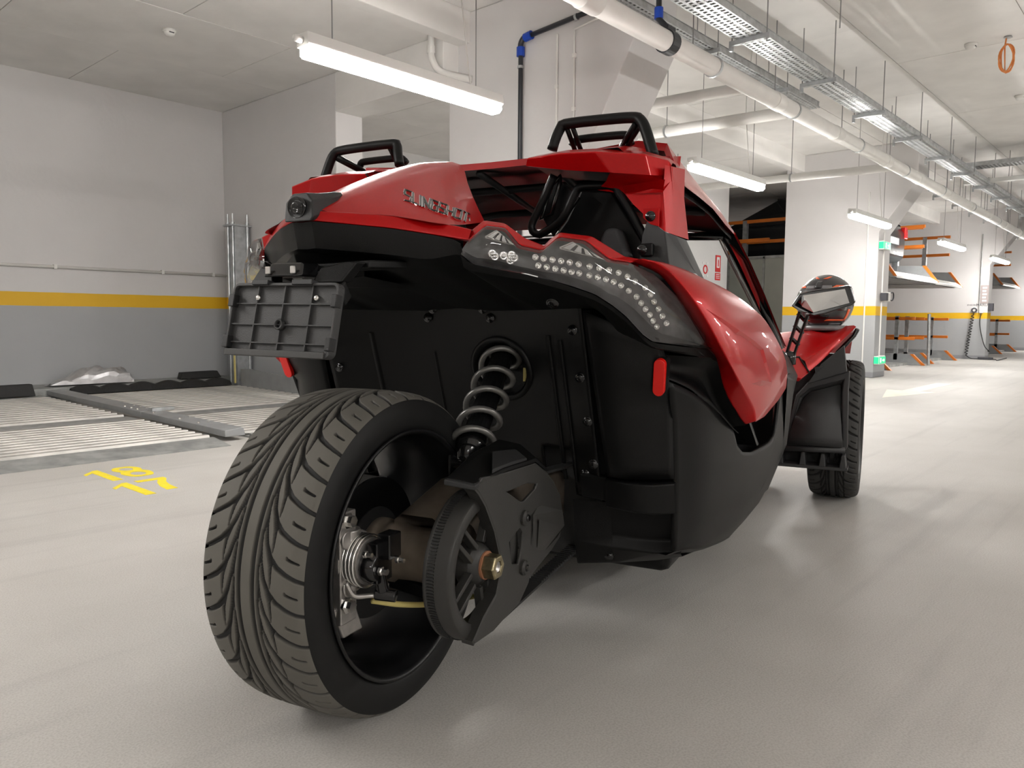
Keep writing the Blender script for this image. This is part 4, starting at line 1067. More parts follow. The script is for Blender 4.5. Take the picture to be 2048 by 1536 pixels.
# side strip that closes the seam (edge between bulkhead and corner panel)
SE = [(.385, .31, .862), (.385, .33, .816), (.394, .39, .64), (.404, .450, .456)]
EE = [(.568, .385, .752), (.57, .40, .703), (.568, .44, .653), (.566, .482, .458)]
for sgn in (1, -1):
    f = (lambda P: P) if sgn > 0 else mx
    cpn = MB()
    rows = []
    S2 = resample([(x + .008, y, z) for x, y, z in SE], 12); E2 = resample([(.555, .36, .80)] + EE, 12)
    for a, b in zip(S2, E2):
        row = []
        for k in range(13):
            t = k / 12
            p = a.lerp(b, t); p.y -= .030 * sin(pi * t) ** .8 * (1 - .3 * t)
            row.append(p)
        rows.append(f([tuple(p) for p in row]))
    cpn.grid(rows)
    co = cpn.build('corner_panel', 'black_plastic', CAR, smooth=True, solid=.004)
    # gap strip
    MB().grid([f([(p[0] - .012, p[1] + .012, p[2]) for p in SE]), f([(p[0] - .004, p[1] + .030, p[2]) for p in SE]), f([(p[0] + .012, p[1] + .030, p[2]) for p in SE])]).build('seam_edge', 'black_plastic', co, smooth=True)
    # protruding band under the panel
    b0 = [(.405, .445, .447), (.47, .425, .447), (.53, .432, .448), (.572, .468, .449)]
    b1 = [(.405, .455, .374), (.47, .436, .372), (.53, .443, .371), (.574, .478, .371)]
    MB().grid([f([(x, y + .03, z) for x, y, z in b0]), f(b0), f(b1), f([(x, y + .04, z) for x, y, z in b1])]).build('lower_band', 'black_plastic', co, bevel=.006)
    b0 = [(.335, .458, .452), (.36, .456, .452), (.404, .452, .450)]
    b1 = [(.335, .470, .388), (.36, .468, .388), (.404, .464, .386)]
    MB().grid([f([(x, y + .03, z) for x, y, z in b0]), f(b0), f(b1), f([(x, y + .04, z) for x, y, z in b1])]).build('lower_band', 'black_plastic', co, bevel=.006)
    # lower skirt with triangular recess
    sk = MB()
    P0 = [(.30, .494, .375), (.40, .505, .375), (.50, .52, .375), (.58, .53, .375)]
    P1 = [(.30, .51, .29), (.40, .535, .28), (.50, .565, .275), (.575, .575, .28)]
    P2 = [(.30, .512, .262), (.40, .525, .250), (.50, .545, .245), (.57, .56, .25)]
    P3 = [(.30, .536, .190), (.40, .565, .200), (.50, .60, .212), (.56, .62, .225)]
    P4 = [(.30, .70, .18), (.40, .72, .18), (.50, .74, .19), (.56, .76, .20)]
    sk.grid([f(P0), f(P1), f(P2), f(P3), f(P4)])
    so = sk.build('rear_skirt', 'black_plastic', CAR, bevel=.006)
    for p in ((.385, .545, .215), (.505, .59, .232)):
        rivet(Vector((p[0] * sgn, p[1] - .004, p[2] + .008)), so)
    # big side panel
    R_ = [(.705, [(.57, .40), (.635, .52), (.68, .72), (.71, 1.0), (.725, 1.47)]),
          (.60, [(.57, .45), (.635, .57), (.685, .80), (.712, 1.1), (.72, 1.5)]),
          (.45, [(.57, .483), (.63, .60), (.68, .84), (.705, 1.12), (.712, 1.5)]),
          (.33, [(.57, .495), (.62, .62), (.665, .86), (.687, 1.12), (.690, 1.37)]),
          (.25, [(.567, .51), (.605, .65), (.642, .88), (.657, 1.1), (.662, 1.25)]),
          (.19, [(.56, .54), (.583, .68), (.607, .90), (.617, 1.05), (.620, 1.16)]),
          (.150, [(.53, .60), (.545, .72), (.555, .88), (.56, .97), (.56, 1.06)])]
    zs = [r[0] for r in R_]
    QC = {zz: resample(catmull([(a, b, 0) for a, b in pl], 16), 65) for zz, pl in R_}
    def side(s, z):
        cols = []
        for zz, pl in R_:
            q = QC[zz]
            k = s * (len(q) - 1); i0 = min(len(q) - 2, int(k))
            cols.append(q[i0].lerp(q[i0 + 1], k - i0))
        xs = np.interp(z, zs[::-1], [c.x for c in cols][::-1]); ys = np.interp(z, zs[::-1], [c.y for c in cols][::-1])
        return Vector((xs, ys, z))
    NS = 65
    grid_rows = []
    tz = [(.3, .705), (.47, .70), (.51, .682), (.57, .645), (.63, .60), (.68, .572), (.72, .553), (.745, .51), (.79, .484), (.88, .470), (1.10, .468), (1.17, .478), (1.20, .50), (1.23, .60), (1.26, .66), (2, .66)]
    bz = [(.45, .272), (.55, .262), (.65, .245), (.8, .226), (1.0, .207), (1.2, .190), (1.6, .178)]
    cols = []
    for i in range(NS):
        s_ = i / (NS - 1)
        y_mid = side(s_, .5).y
        zt = np.interp(y_mid, [a for a, _ in tz], [b for _, b in tz])
        zb = np.interp(y_mid, [a for a, _ in bz], [b for _, b in bz])
        col = [side(s_, zb + (zt - zb) * (k / 22)) for k in range(23)]
        cols.append(f([tuple(p) for p in col]))
    sp_ = MB().grid(cols).build('side_panel', 'black_plastic', CAR, smooth=True, solid=.012)
    # belly closing under panel
    MB().grid([[c_[0] for c_ in cols], [(c_[0][0] - sgn * .03, c_[0][1] + .03, c_[0][2] - .022) for c_ in cols], [(c_[0][0] - sgn * .10, c_[0][1] + .08, c_[0][2] - .03) for c_ in cols], [(sgn * .40, c_[0][1] + .16, .20) for c_ in cols]]).build('belly_pan', 'black_plastic', sp_, smooth=True)
    # dark recess behind the notch
    MB().grid([f([(.58, .62, .70), (.61, .78, .70), (.635, 1.1, .70), (.66, 1.5, .70)]), f([(.58, .64, .40), (.61, .80, .40), (.635, 1.1, .40), (.66, 1.5, .40)])]).build('notch_liner', 'black_satin', sp_)
    MB().prism(f([(.62, .70, .70), (.66, .70, .70), (.69, .95, .48), (.62, .95, .48)]), (0, .03, 0)).build('notch_strut', 'black_satin', sp_)
    # black upper side between lamp, fender and side panel
    O_ = resample([(.556, .372, .762), (.61, .43, .757), (.655, .511, .751), (.668, .559, .671), (.691, .637, .598), (.702, .669, .574)], 24)
    LB = resample([(.568, .395, .71), (.585, .43, .70), (.605, .475, .684), (.635, .56, .642), (.655, .63, .598), (.668, .69, .562), (.675, .73, .545)], 24)
    rows = []
    for t in (0, .25, .5, .75, 1, 1.1):
        rows.append(f([tuple(a.lerp(b, t) + Vector((-.03 * sin(pi * min(t, 1)), .02 * sin(pi * min(t, 1)), 0))) for a, b in zip(O_, LB)]))
    MB().grid(rows).build('fender_liner', 'black_plastic', sp_, smooth=True)
# reflector right and left
for sgn in (1, -1):
    a, b = [Vector(p) for p in D['reflector']]
    a.x *= sgn; b.x *= sgn
    d_ = (b - a).normalized(); t_ = d_.cross(Vector((0, 1, 0))).normalized()
    n_ = t_.cross(d_).normalized()
    if n_.y > 0: n_ = -n_
    def stad(w, off, ext=0):
        P = []
        for k in range(9):
            th = pi * k / 8
            P.append(a + d_ * (w - ext - w * sin(th)) * 1 + t_ * (w * cos(th)) + n_ * off)
        for k in range(9):
            th = pi * k / 8
            P.append(b - d_ * (w - ext - w * sin(th)) - t_ * (w * cos(th)) + n_ * off)
        return P
    rb = MB().prism([tuple(p) for p in stad(.0135, .0)], tuple(n_ * .018)).build('side_reflector', 'reflector_red', CAR, bevel=.002)
    rb['label'] = 'red oblong reflector'
    MB().prism([tuple(p - n_ * .02) for p in stad(.0145, .0, .001)], tuple(n_ * .026)).build('reflector_base', 'black_plastic', rb)
# ------------------------------------------------------------------ tail cover (red hump with badge)
HC, HB, HF = D['hump_c'], D['hump_b'], D['hump_f']
NR = 7
half_rows = []
for r_ in range(NR):
    t = r_ / (NR - 1)
    pts = [HF[r_] if i == 3 else tuple(lerp(HC[i], HB[i], t)) for i in range(4)]
    half_rows.append([tuple(p) for p in catmull(pts, 12)])
hm = MB()
top_c = catmull([(0, -.163, 1.05), (0, .026, 1.133), (0, .206, 1.201), (0, .315, 1.227)], 12)
cl_row = [tuple(p) for p in top_c]
rows = [mx(r) for r in half_rows[::-1]] + [cl_row] + half_rows
hm.grid(rows)
# front closing face
fr = [r[-1] for r in rows]
hm.grid([fr, [(x * .85, y - .03, z - .03) for x, y, z in fr]])
tailc = hm.build('tail_cover', 'car_red', CAR, smooth=True, bevel=.004, angle=22)
tailc['label'] = 'glossy red tail hump with raised lettering'
# badge letters
nh = Vector((.72, -.36, .59)).normalized()
for ch, strokes in BADGE:
    def ribbon(wd, lift, name, m, parent):
        mb = MB()
        for st in strokes:
            P = V3(st)
            for a, b in zip(P, P[1:]):
                t = (b - a)
                if t.length < 1e-6: continue
                t.normalize(); s_ = nh.cross(t).normalized() * wd
                a2, b2 = a - t * wd * .9, b + t * wd * .9
                q = [a2 + s_ + nh * lift, b2 + s_ + nh * lift, b2 - s_ + nh * lift, a2 - s_ + nh * lift]
                mb.prism([tuple(p - nh * .004) for p in q], tuple(nh * .006))
        return mb.build(name, m, parent)
    lo_ = ribbon(.0030, .001, 'badge_letter', 'chrome', tailc)
    inl = ribbon(.0015, .0022, 'letter_inlay', 'black_gloss', tailc)
MB().box(-.006, .006, -.002, .002, -.005, .005, M=Matrix.Translation((.196, .12, 1.052))).build('tail_pin', 'chrome', tailc)

# red lip under the hump and rim round the lamp
lip_t = catmull(D['lip_top'], 6); lip_l = catmull(D['lip_low'], 6)
lm = MB()
def full(P, f=lambda p: p): return [tuple(f(Vector(p))) for p in P]
for sgn in (1, -1):
    g_ = (lambda P: P) if sgn > 0 else mx
    inner = [p + Vector((-.012, .035, .002)) for p in lip_t]
    under = [p + Vector((-.006, .02, -.002)) for p in lip_l]
    lmb = MB().grid([g_(full(inner)), g_(full(lip_t)), g_(full(lip_l)), g_(full(under))])
    lo_ = lmb.build('tail_lip', 'car_red', CAR, smooth=True, bevel=.003, angle=25)
    ru, rl = D['rim_up'], D['rim_lo']
    back = [(p[0] - .045, p[1] + .06, p[2] - .004) for p in ru]
    back2 = [(p[0] - .05, p[1] + .065, p[2] - .05) for p in ru]
    und = [(p[0] - .01, p[1] + .012, p[2] - .006) for p in rl]
    lmb = MB().grid([g_(back2), g_(back), g_(ru), g_(rl), g_(und)])
    lmb.build('lamp_surround', 'car_red', CAR, bevel=.005, angle=20)

# camera housing on the tail tip
hs = MB()
p0 = [(-.033, -.19, 1.022), (.031, -.19, 1.022), (.036, -.188, 1.03), (.030, -.182, 1.062), (.012, -.176, 1.078), (-.024, -.176, 1.078), (-.036, -.182, 1.06)]
p1 = [(-.03, -.15, 1.03), (.029, -.15, 1.03), (.033, -.148, 1.04), (.030, -.142, 1.070), (.015, -.140, 1.082), (-.024, -.140, 1.082), (-.034, -.142, 1.070)]
p2 = [(-.03, -.11, 1.05), (.026, -.11, 1.05), (.030, -.108, 1.06), (.029, -.105, 1.080), (.020, -.103, 1.090), (-.026, -.103, 1.090), (-.034, -.105, 1.080)]
p3 = [(-.02, -.075, 1.06), (.012, -.075, 1.06), (.016, -.075, 1.07), (.016, -.073, 1.088), (.012, -.072, 1.094), (-.020, -.072, 1.094), (-.024, -.073, 1.088)]
hs.grid([p0, p1, p2, p3], closed_u=True)
hs.f.append(tuple(range(7))[::-1]); hs.m.append(0)
hs.f.append(tuple(range(21, 28))); hs.m.append(0)
ch_ = hs.build('camera_housing', 'grey_plastic', CAR, bevel=.003, angle=25)
Mc = Matrix.Translation((-.003, -.186, 1.049)) @ Matrix.Rotation(radians(-90), 4, 'Z') @ Matrix.Rotation(radians(8), 4, 'Y')
MB().lathe([(.021, -.004), (.0215, .004), (.019, .006), (.017, .002), (.012, .002), (.011, .006), (.007, .006), (.006, .003), (.0001, .004)], 32, Mc).build('reversing_camera', 'black_gloss', ch_, smooth=True)

# ------------------------------------------------------------------ tail lamps
glass_mat('lens_edge', (0.45, 0.45, 0.46), 0.10, 0.15)
def smooth_line(P, n): return resample(catmull(P, 6), n)
for sgn in (1, -1):
    g_ = (lambda P: P) if sgn > 0 else mx
    N = 60
    up = [Vector(p) for p in resample(D['lens_up'], N)]
    lo_ = [Vector(p) for p in resample(D['lens_lo'], N)]
    def outward(p, q, k):
        return Vector((.62, -.78, .05)).normalized() if k < 30 else Vector((.78, -.62, .05)).normalized()
    bm_ = []
    for t, bul in ((0, 0), (.06, .014), (.3, .028), (.6, .031), (.9, .020), (1, 0)):
        row = []
        for k in range(N):
            p = up[k].lerp(lo_[k], t)
            e = min(1, k / 4, (N - 1 - k) / 4)
            row.append(tuple(p + outward(up[k], lo_[k], k) * bul * e))
        bm_.append(g_(row))
    lens = MB().grid(bm_).build('tail_lamp', 'lens_clear', CAR, smooth=True, bevel=.0, solid=0)
    lens['label'] = 'clear tail lamp lens over rows of round diodes'
    MB().grid([g_([tuple(lerp(a, b, .86) + outward(a, b, k) * .0225) for k, (a, b) in enumerate(zip(up, lo_))]), g_([tuple(b + outward(a, b, k) * .002) for k, (a, b) in enumerate(zip(up, lo_))])]).build('lens_skirt', 'lens_edge', lens, smooth=True)
    back_u = [p + Vector((-.03, .04, -.004)) for p in up]; back_l = [p + Vector((-.02, .03, .004)) for p in lo_]
    MB().grid([g_(full(up)), g_(full(back_u)), g_(full(back_l)), g_(full(lo_))]).build('lamp_housing', 'lamp_back', lens, smooth=True)
    # prism triangles under the two peaks
    LU = V3(D['lens_up'])
    for (a, b, c) in ((LU[0].lerp(LU[1], .45) + Vector((.012, .01, -.006)), LU[1].lerp(LU[2], .45) + Vector((0, 0, -.008)), LU[3] + Vector((-.008, -.006, -.002))),
                      (LU[4].lerp(LU[5], .5) + Vector((.012, .01, -.008)), LU[5].lerp(LU[6], .45) + Vector((0, 0, -.008)), LU[7] + Vector((-.006, -.008, -.004)))):
        o_ = Vector((.002, .002, 0))
        for q in range(4):
            t0, t1 = q / 4 + .03, q / 4 + .2
            pts = [a.lerp(c, t0) + o_, a.lerp(c, t1) + o_, b.lerp(c, t1 * .55) + o_, b.lerp(c, t0 * .55) + o_]
            MB().prism(g_(full(pts)), (.004 * sgn, -.005, 0)).build('prism_reflector', 'lamp_chrome', lens, bevel=.001)
        MB().tube(g_(full([a + o_, b + o_, c + o_, a + o_])), .0022, 6).build('prism_frame', 'lamp_chrome', lens)
    # diodes: chrome cup with glass dome
    base = None
    for p in D['leds']:
        n_ = Vector((.66 * sgn, -.75, .03)).normalized()
        M = Matrix.Translation((p[0] * sgn, p[1] - .012, p[2])) @ n_.to_track_quat('X', 'Z').to_matrix().to_4x4()
        if base is None:
            base = MB().lathe([(.0001, .003), (.0022, .0045), (.0034, .0025), (.0036, .001), (.0052, .0042), (.0062, .0055), (.0066, .0048), (.0064, 0), (.0001, 0)], 14).build('diode', 'led_glass', lens, smooth=True)
            o = base
        else:
            o = base.copy(); COL.objects.link(o); o.parent = lens
        o.matrix_local = M
    for p in D['bulbs']:
        M = Matrix.Translation((p[0] * sgn, p[1] - .016, p[2])) @ Vector((.62 * sgn, -.78, 0)).to_track_quat('X', 'Z').to_matrix().to_4x4()
        MB().lathe([(.0001, .004), (.004, .004), (.006, .001), (.0085, .006), (.0085, 0), (.0001, 0)], 14, M).build('indicator_cup', 'lamp_chrome', lens, smooth=True)
# ------------------------------------------------------------------ black valance under the lip
ext2 = D['val2'] + D['val2b']
for sgn in (1, -1):
    g_ = (lambda P: P) if sgn > 0 else mx
    v0 = resample(D['val0'], 48)
    v1 = []
    for p in v0:
        k = max(0., min(1., (p.x - .20) / .08))
        v1.append(p + Vector((0, .012, -.050 * (1 - k) - .012 * k)))
    tgt = resample([(0, .42, .868)] + [p for p in ext2 if p[0] > .02], 48)
    v2 = [a.lerp(b, .5) + Vector((0, .0, -.004)) for a, b in zip(v1, tgt)]
    vm = MB().grid([g_(full(v0)), g_(full(v1)), g_(full(v2)), g_(full(tgt))])
    vo = vm.build('tail_valance', 'black_plastic', CAR, smooth=True, bevel=.004, angle=25)
    for p in D['val_bolts']:
        rivet(Vector((p[0] * sgn, p[1], p[2])), vo, Vector((0, -.7, -.7)), .010)
# faceted central keel under the camera
kb = MB()
k0 = [(-.17, -.055, .985), (-.05, -.150, 1.015), (.03, -.160, 1.018), (.10, -.115, 1.005)]
k1 = [(-.17, -.03, .93), (-.06, -.135, .965), (.015, -.155, .985), (.09, -.10, .965)]
k2 = [(-.15, .02, .915), (-.09, -.07, .905), (-.02, -.08, .915), (.05, -.05, .925)]
k3 = [(-.14, .12, .91), (-.08, .12, .91), (.0, .12, .91), (.06, .12, .91)]
kb.grid([k0, k1, k2, k3])
kb.build('tail_keel', 'black_plastic', CAR, bevel=.003, angle=10)

# ------------------------------------------------------------------ plate holder
P0, P1, P2, P3 = [Vector(p) for p in D['plate']]
ctr = (P0 + P1 + P2 + P3) / 4
ux = ((P1 - P0) + (P3 - P2)).normalized(); uz = ((P0 - P2) + (P1 - P3)).normalized(); un = ux.cross(uz).normalized()
PM = Matrix(((ux.x, un.x, uz.x, ctr.x), (ux.y, un.y, uz.y, ctr.y), (ux.z, un.z, uz.z, ctr.z), (0, 0, 0, 1)))
if un.y > 0: pass
W2, H2 = .128, .069
def pbox(x0, x1, z0, z1, d0, d1, name, m, parent, bevel=.0):
    """box on the plate; d measured towards the rear"""
    sg = -1 if un.y > 0 else 1
    return MB().box(x0, x1, *sorted((sg * d0, sg * d1)), z0, z1, M=PM).build(name, m, parent, bevel=bevel)
def rrect(w, h, r, n=6):
    P = []
    for cx_, cz_, a0 in ((w - r, h - r, 0), (-w + r, h - r, 90), (-w + r, -h + r, 180), (w - r, -h + r, 270)):
        for k in range(n + 1):
            a = radians(a0 + 90 * k / n)
            P.append((cx_ + r * cos(a), cz_ + r * sin(a)))
    return P
sgp = -1 if un.y > 0 else 1
def on_plate(P, d): return [tuple(PM @ Vector((x, sgp * d, z))) for x, z in P]
dvec = tuple((PM.to_3x3() @ Vector((0, sgp, 0))) * .003)
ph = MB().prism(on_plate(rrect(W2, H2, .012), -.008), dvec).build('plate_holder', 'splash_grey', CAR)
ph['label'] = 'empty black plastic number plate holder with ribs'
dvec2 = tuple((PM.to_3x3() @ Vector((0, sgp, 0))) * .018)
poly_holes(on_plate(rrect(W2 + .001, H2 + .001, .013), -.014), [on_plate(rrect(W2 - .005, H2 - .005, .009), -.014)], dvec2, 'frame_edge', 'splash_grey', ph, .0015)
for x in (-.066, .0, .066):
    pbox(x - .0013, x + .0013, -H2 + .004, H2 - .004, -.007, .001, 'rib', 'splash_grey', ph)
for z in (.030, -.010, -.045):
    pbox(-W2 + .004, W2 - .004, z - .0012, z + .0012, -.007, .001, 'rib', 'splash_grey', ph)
sgp = -1 if un.y > 0 else 1
for x in (-.066, .080):
    M = PM @ Matrix.Translation((x + (.0 if x < 0 else -.004), sgp * -.004, .042)) @ Matrix.Rotation(radians(90 * sgp), 4, 'Z')
    MB().lathe([(.0001, .006), (.004, .006), (.0058, .003), (.0058, -.003), (.0001, -.003)], 16, M).build('screw', 'bright_alu', ph, smooth=True)
M = PM @ Matrix.Translation((0, sgp * -.006, -.010)) @ Matrix.Rotation(radians(90 * sgp), 4, 'Z')
MB().lathe([(.007, .012), (.0105, .012), (.0105, -.003), (.007, -.003)], 24, M, closed=True).build('centre_boss', 'grey_plastic', ph, smooth=True)
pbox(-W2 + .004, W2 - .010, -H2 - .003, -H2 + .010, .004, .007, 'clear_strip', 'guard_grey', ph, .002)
for x0, x1 in ((-.078, -.038), (.02, .068)):
    pbox(x0, x1, H2 - .004, H2 + .006, -.010, .009, 'clip', 'grey_plastic', ph, .0015)
for z in (.035, -.045):
    pbox(-W2 - .004, -W2 + .01, z - .012, z + .012, -.008, .009, 'clip', 'grey_plastic', ph, .0015)
    pbox(W2 - .01, W2 + .002, z - .012, z + .012, -.008, .009, 'clip', 'grey_plastic', ph, .0015)
# bracket and plate lamp
br = MB()
br.prism([(-.115, -.20, .905), (-.05, -.205, .905), (-.07, -.185, .935), (-.105, -.18, .940)], (0, .03, 0))
br.prism([(.04, -.20, .905), (.105, -.195, .905), (.125, -.17, .945), (.10, -.165, .946), (.05, -.185, .935)], (0, .03, 0))
br.prism([(-.115, -.16, .94), (.13, -.14, .95), (.15, -.04, .955), (-.10, -.04, .95)], (0, 0, -.016))
br.prism([(-.11, -.185, .91), (.11, -.185, .91), (.11, -.205, .89), (-.11, -.205, .89)], (0, .02, -.03))
bo = br.build('plate_bracket', 'black_plastic', CAR, bevel=.004)
pl_ = MB().prism([(-.068, -.215, .917), (.028, -.215, .917), (.02, -.20, .945), (-.058, -.20, .945)], (0, .05, .0)).build('plate_lamp', 'black_gloss', bo, bevel=.005)
for x in (-.062, .0):
    MB().box(x + .003, x + .015, -.217, -.212, .922, .937).build('lamp_window', 'cast_alu', bo, bevel=.002)

# ------------------------------------------------------------------ rear fenders
for sgn in (1, -1):
    g_ = (lambda P: P) if sgn > 0 else mx
    N = 40
    fi = resample(catmull(D['fen_in'], 6), N); fc = resample(catmull(D['fen_cr'], 6), N); fs = resample(catmull(D['fen_si'], 6), N)
    mid1 = []; mid2 = []
    for k in range(N):
        t = k / (N - 1)
        a, b = fc[k], fs[k]
        o_ = Vector((.016, -.004, .018 * (1 - t))) * min(1, 4 * t, 4 * (1 - t) + .2)
        mid1.append(a.lerp(b, .33) + o_ * .9); mid2.append(a.lerp(b, .68) + o_ * .8)
    far = [p + Vector((-.05, .10, .0)) for p in fs]
    inn2 = [p + Vector((-.008, .03, 0)) for p in fi]
    fm = MB().grid([g_(full(inn2)), g_(full(fi)), g_(full(fc)), g_(full(mid1)), g_(full(mid2)), g_(full(fs)), g_(full(far))])
    fo = fm.build('rear_fender', 'car_red', CAR, smooth=True, bevel=.005, angle=30)
    fo['label'] = 'glossy red rear fender with folded crease'
    # lower tail of the fender (from the tip forward)
    tip = [fi[-1], fc[-1], mid1[-1], mid2[-1], fs[-1]]
    low = [Vector(p) + Vector((-.03, .05, -.006)) for p in tip]
    bt = [Vector(p) for p in D['fen_bot']]
    MB().grid([g_(full([fc[-1], mid1[-1], mid2[-1], fs[-1]])), g_(full([bt[0] + Vector((0, .01, -.004)), bt[1] + Vector((0, .1, -.012)), bt[2], bt[3]])), g_(full([bt[0] + Vector((-.03, .03, 0)), bt[1] + Vector((-.03, .1, 0)), bt[2] + Vector((-.04, .02, 0)), bt[3] + Vector((-.04, .04, .0))]))]).build('fender_tail', 'car_red', fo, smooth=True, bevel=.004)
    # folded crease stamped into the side: thin proud facet
    n_o = Vector((.86, -.38, .33)).normalized()
    ra = V3(D['fen_ridge']); rb_ = V3(D['fen_ridge_in'])
    ht = [0, .003, .006, .007, .007, .006, .004]
    dr = [(b - a).normalized() if (b - a).length > 1e-5 else Vector((0, 0, -1)) for a, b in zip(ra, rb_)]
    A_ = [p + d_ * .018 * min(1, k / 2) + n_o * .0004 for k, (p, d_) in enumerate(zip(ra, dr))]
    B_ = [p + n_o * h for p, h in zip(ra, ht)]
    C_ = [p - d_ * .004 + n_o * .0002 for p, d_ in zip(ra, dr)]
    MB().grid([g_(full(A_)), g_(full(B_)), g_(full(C_))]).build('fender_crease', 'car_red', fo)
    r2_ = V3(D['fen_ridge2'])
    MB().grid([g_(full([p + n_o * h for p, h in zip(r2_, (.006, .007, .0))])), g_(full([p + n_o * .0003 + Vector((0, 0, -.014)) for p in r2_]))]).build('fender_crease', 'car_red', fo)
    # black trim wedge between lamp and fender
    MB().grid([g_([tuple(p) for p in resample([D['lens_lo'][-3], D['lens_lo'][-1], D['fen_in'][5]], 6)]), g_([tuple(p) for p in resample([D['val2b'][3], D['val2b'][4], D['val2b'][5]], 6)])]).build('lamp_wedge', 'black_plastic', fo)

# ------------------------------------------------------------------ headrest cowls, hoops
for sgn in (1, -1):
    g_ = (lambda P: P) if sgn > 0 else mx
    T = V3(D['cowl_t']); B_ = V3(D['cowl_b']); U_ = V3(D['cowl_u'])
    r1 = [Vector((p.x * .96 + .012, p.y + .05, p.z + .018 - .02 * abs(p.x - .38))) for p in T]
    r2 = [Vector((p.x * .93 + .02, p.y + .15, p.z + .032 - .05 * abs(p.x - .38))) for p in T]
    r3 = [Vector((p.x * .92 + .02, .62, 1.268 - .06 * abs(p.x - .3))) for p in T]
    cw = MB().grid([g_(full(B_)), g_(full(T)), g_(full(r1)), g_(full(r2)), g_(full(r3))]).build('headrest_cowl', 'car_red', CAR, bevel=.004, angle=18)
    MB().grid([g_(full(B_[2:])), g_(full([a.lerp(b, .5) + Vector((0, .018, .004)) for a, b in zip(B_[2:], U_[2:])])), g_(full(U_[2:]))]).build('cowl_brow', 'car_red', cw, smooth=True)
    cw['label'] = 'red headrest cowl with projecting rear lip'
    # inner end closing + dark underside
    MB().grid([g_(full([p + Vector((0, .004, .0)) for p in B_])), g_([(p.x, p.y + .05, p.z + .008) for p in B_]), g_([(p.x, p.y + .14, p.z - .0) for p in B_])]).build('cowl_underside', 'black_plastic', cw, smooth=True)
    # scoop between the hoop legs
    sc = []
    for y, z, w_2 in ((.37, 1.232, .095), (.43, 1.248, .09), (.50, 1.262, .085), (.60, 1.276, .09)):
        sc.append(g_([(.355 - w_2 - .02, y, z - .02), (.355 - w_2, y, z), (.355 + w_2, y, z), (.355 + w_2 + .02, y, z - .02)]))
    MB().grid(sc).build('cowl_scoop', 'car_red', cw, smooth=True, bevel=.004)
    # low red pillar panel
    L_ = [Vector(p) for p in D['cowl_low']]
    outer = [L_[1], L_[2], L_[3], L_[4]]
    pm_ = MB()
    pm_.add(g_(full(L_)), [(0, 1, 4, 5, 6), (1, 2, 3, 4)])
    p_f = [L_[2] + Vector((.004, .09, 0)), L_[3] + Vector((.006, .10, 0))]
    pm_.add(g_(full([L_[2], p_f[0], p_f[1], L_[3]])), [(0, 1, 2, 3)])
    pm_.add(g_(full([L_[0], L_[1], Vector((.555, .385, 1.155)), Vector((.45, .40, 1.15))])), [(0, 1, 2, 3)])
    pm_.add(g_(full([Vector((.550, .40, 1.19)), Vector((.560, .43, 1.19)), L_[2], L_[1]])), [(0, 1, 2, 3)])
    pm_.add(g_(full([Vector((.558, .42, 1.19)), Vector((.566, .52, 1.20)), p_f[0], L_[2]])), [(0, 1, 2, 3)])
    po = pm_.build('cowl_pillar', 'car_red', cw, bevel=.006, weld=True, angle=20)
    bp_ = Vector(D['cowl_bolt'][0]); bp_.x *= sgn
    MB().prism(g_([(abs(bp_.x) - .018, bp_.y - .001, bp_.z + .018), (abs(bp_.x) + .02, bp_.y - .001, bp_.z + .018), (abs(bp_.x) + .02, bp_.y - .001, bp_.z - .024), (abs(bp_.x) + .0, bp_.y - .001, bp_.z - .018), (abs(bp_.x) - .018, bp_.y - .001, bp_.z - .002)]), (0, -.003, 0)).build('bolt_recess', 'car_red', cw, bevel=.001)
    rivet(bp_ + Vector((0, -.006, 0)), cw, r=.008)
    # black lower pillar
    Q_ = [Vector(p) for p in D['bpillar']]
    bpm = MB()
    bpm.add(g_(full([Q_[0], Q_[1], Q_[4], Q_[5], Q_[6]])), [(0, 1, 2, 3, 4)])
    bpm.add(g_(full([Q_[1], Q_[2], Q_[3], Q_[4]])), [(0, 1, 2, 3)])
    bpm.add(g_(full([Q_[2], Q_[2] + Vector((0, .10, 0)), Q_[3] + Vector((.0, .12, -.02)), Q_[3]])), [(0, 1, 2, 3)])
    bpm.add(g_(full([Q_[5], Q_[4], Vector((.57, .36, .93)), Vector((.50, .37, .93)), Q_[6]])), [(0, 1, 2, 3, 4)])
    bpm.build('lower_pillar', 'grey_plastic', CAR, bevel=.003, weld=True)
    # roll hoop
    hp = resample(catmull(D['hoop'], 5), 40)
    ho = MB().tube(g_(full(hp)), .0135, 14).build('roll_hoop', 'black_plastic', CAR, smooth=True)
    ho['label'] = 'black roll hoop on the headrest'
    hi_ = resample(catmull(D['hoop_in'], 5), 24)
    MB().tube(g_(full(hi_)), .0105, 12).build('inner_hoop', 'black_plastic', ho, smooth=True)
    for a, b in ((D['hoop'][3], D['hoop_in'][1]), (D['hoop'][6], D['hoop_in'][4])):
        for dx in (0, .016):
            aa = Vector(a) + Vector((dx if a[0] < .35 else -dx, 0, -.004)); bb = Vector(b) + Vector((dx if a[0] < .35 else -dx, 0, -.02))
            MB().tube(g_(full([aa, bb])), .0065, 8).build('hoop_strut', 'black_plastic', ho, smooth=True)
    # seat frame behind the headrest
    sb = resample(catmull(D['seat_bar'], 4), 60)
    so_ = MB().tube(g_(full(sb)), .010, 10).build('seat_frame', 'black_satin', CAR, smooth=True)
    so_['label'] = 'black seat frame behind the headrest'
    sw_ = [Vector(p) for p in D['seat_win']]
    MB().tube(g_(full(sw_)), .006, 8, closed=True).build('frame_window', 'black_gloss', so_, smooth=True)
    sh_ = D['seat_shell']
    MB().prism(g_(sh_), (0, .03, 0)).build('seat_shell', 'black_satin', so_, bevel=.01)
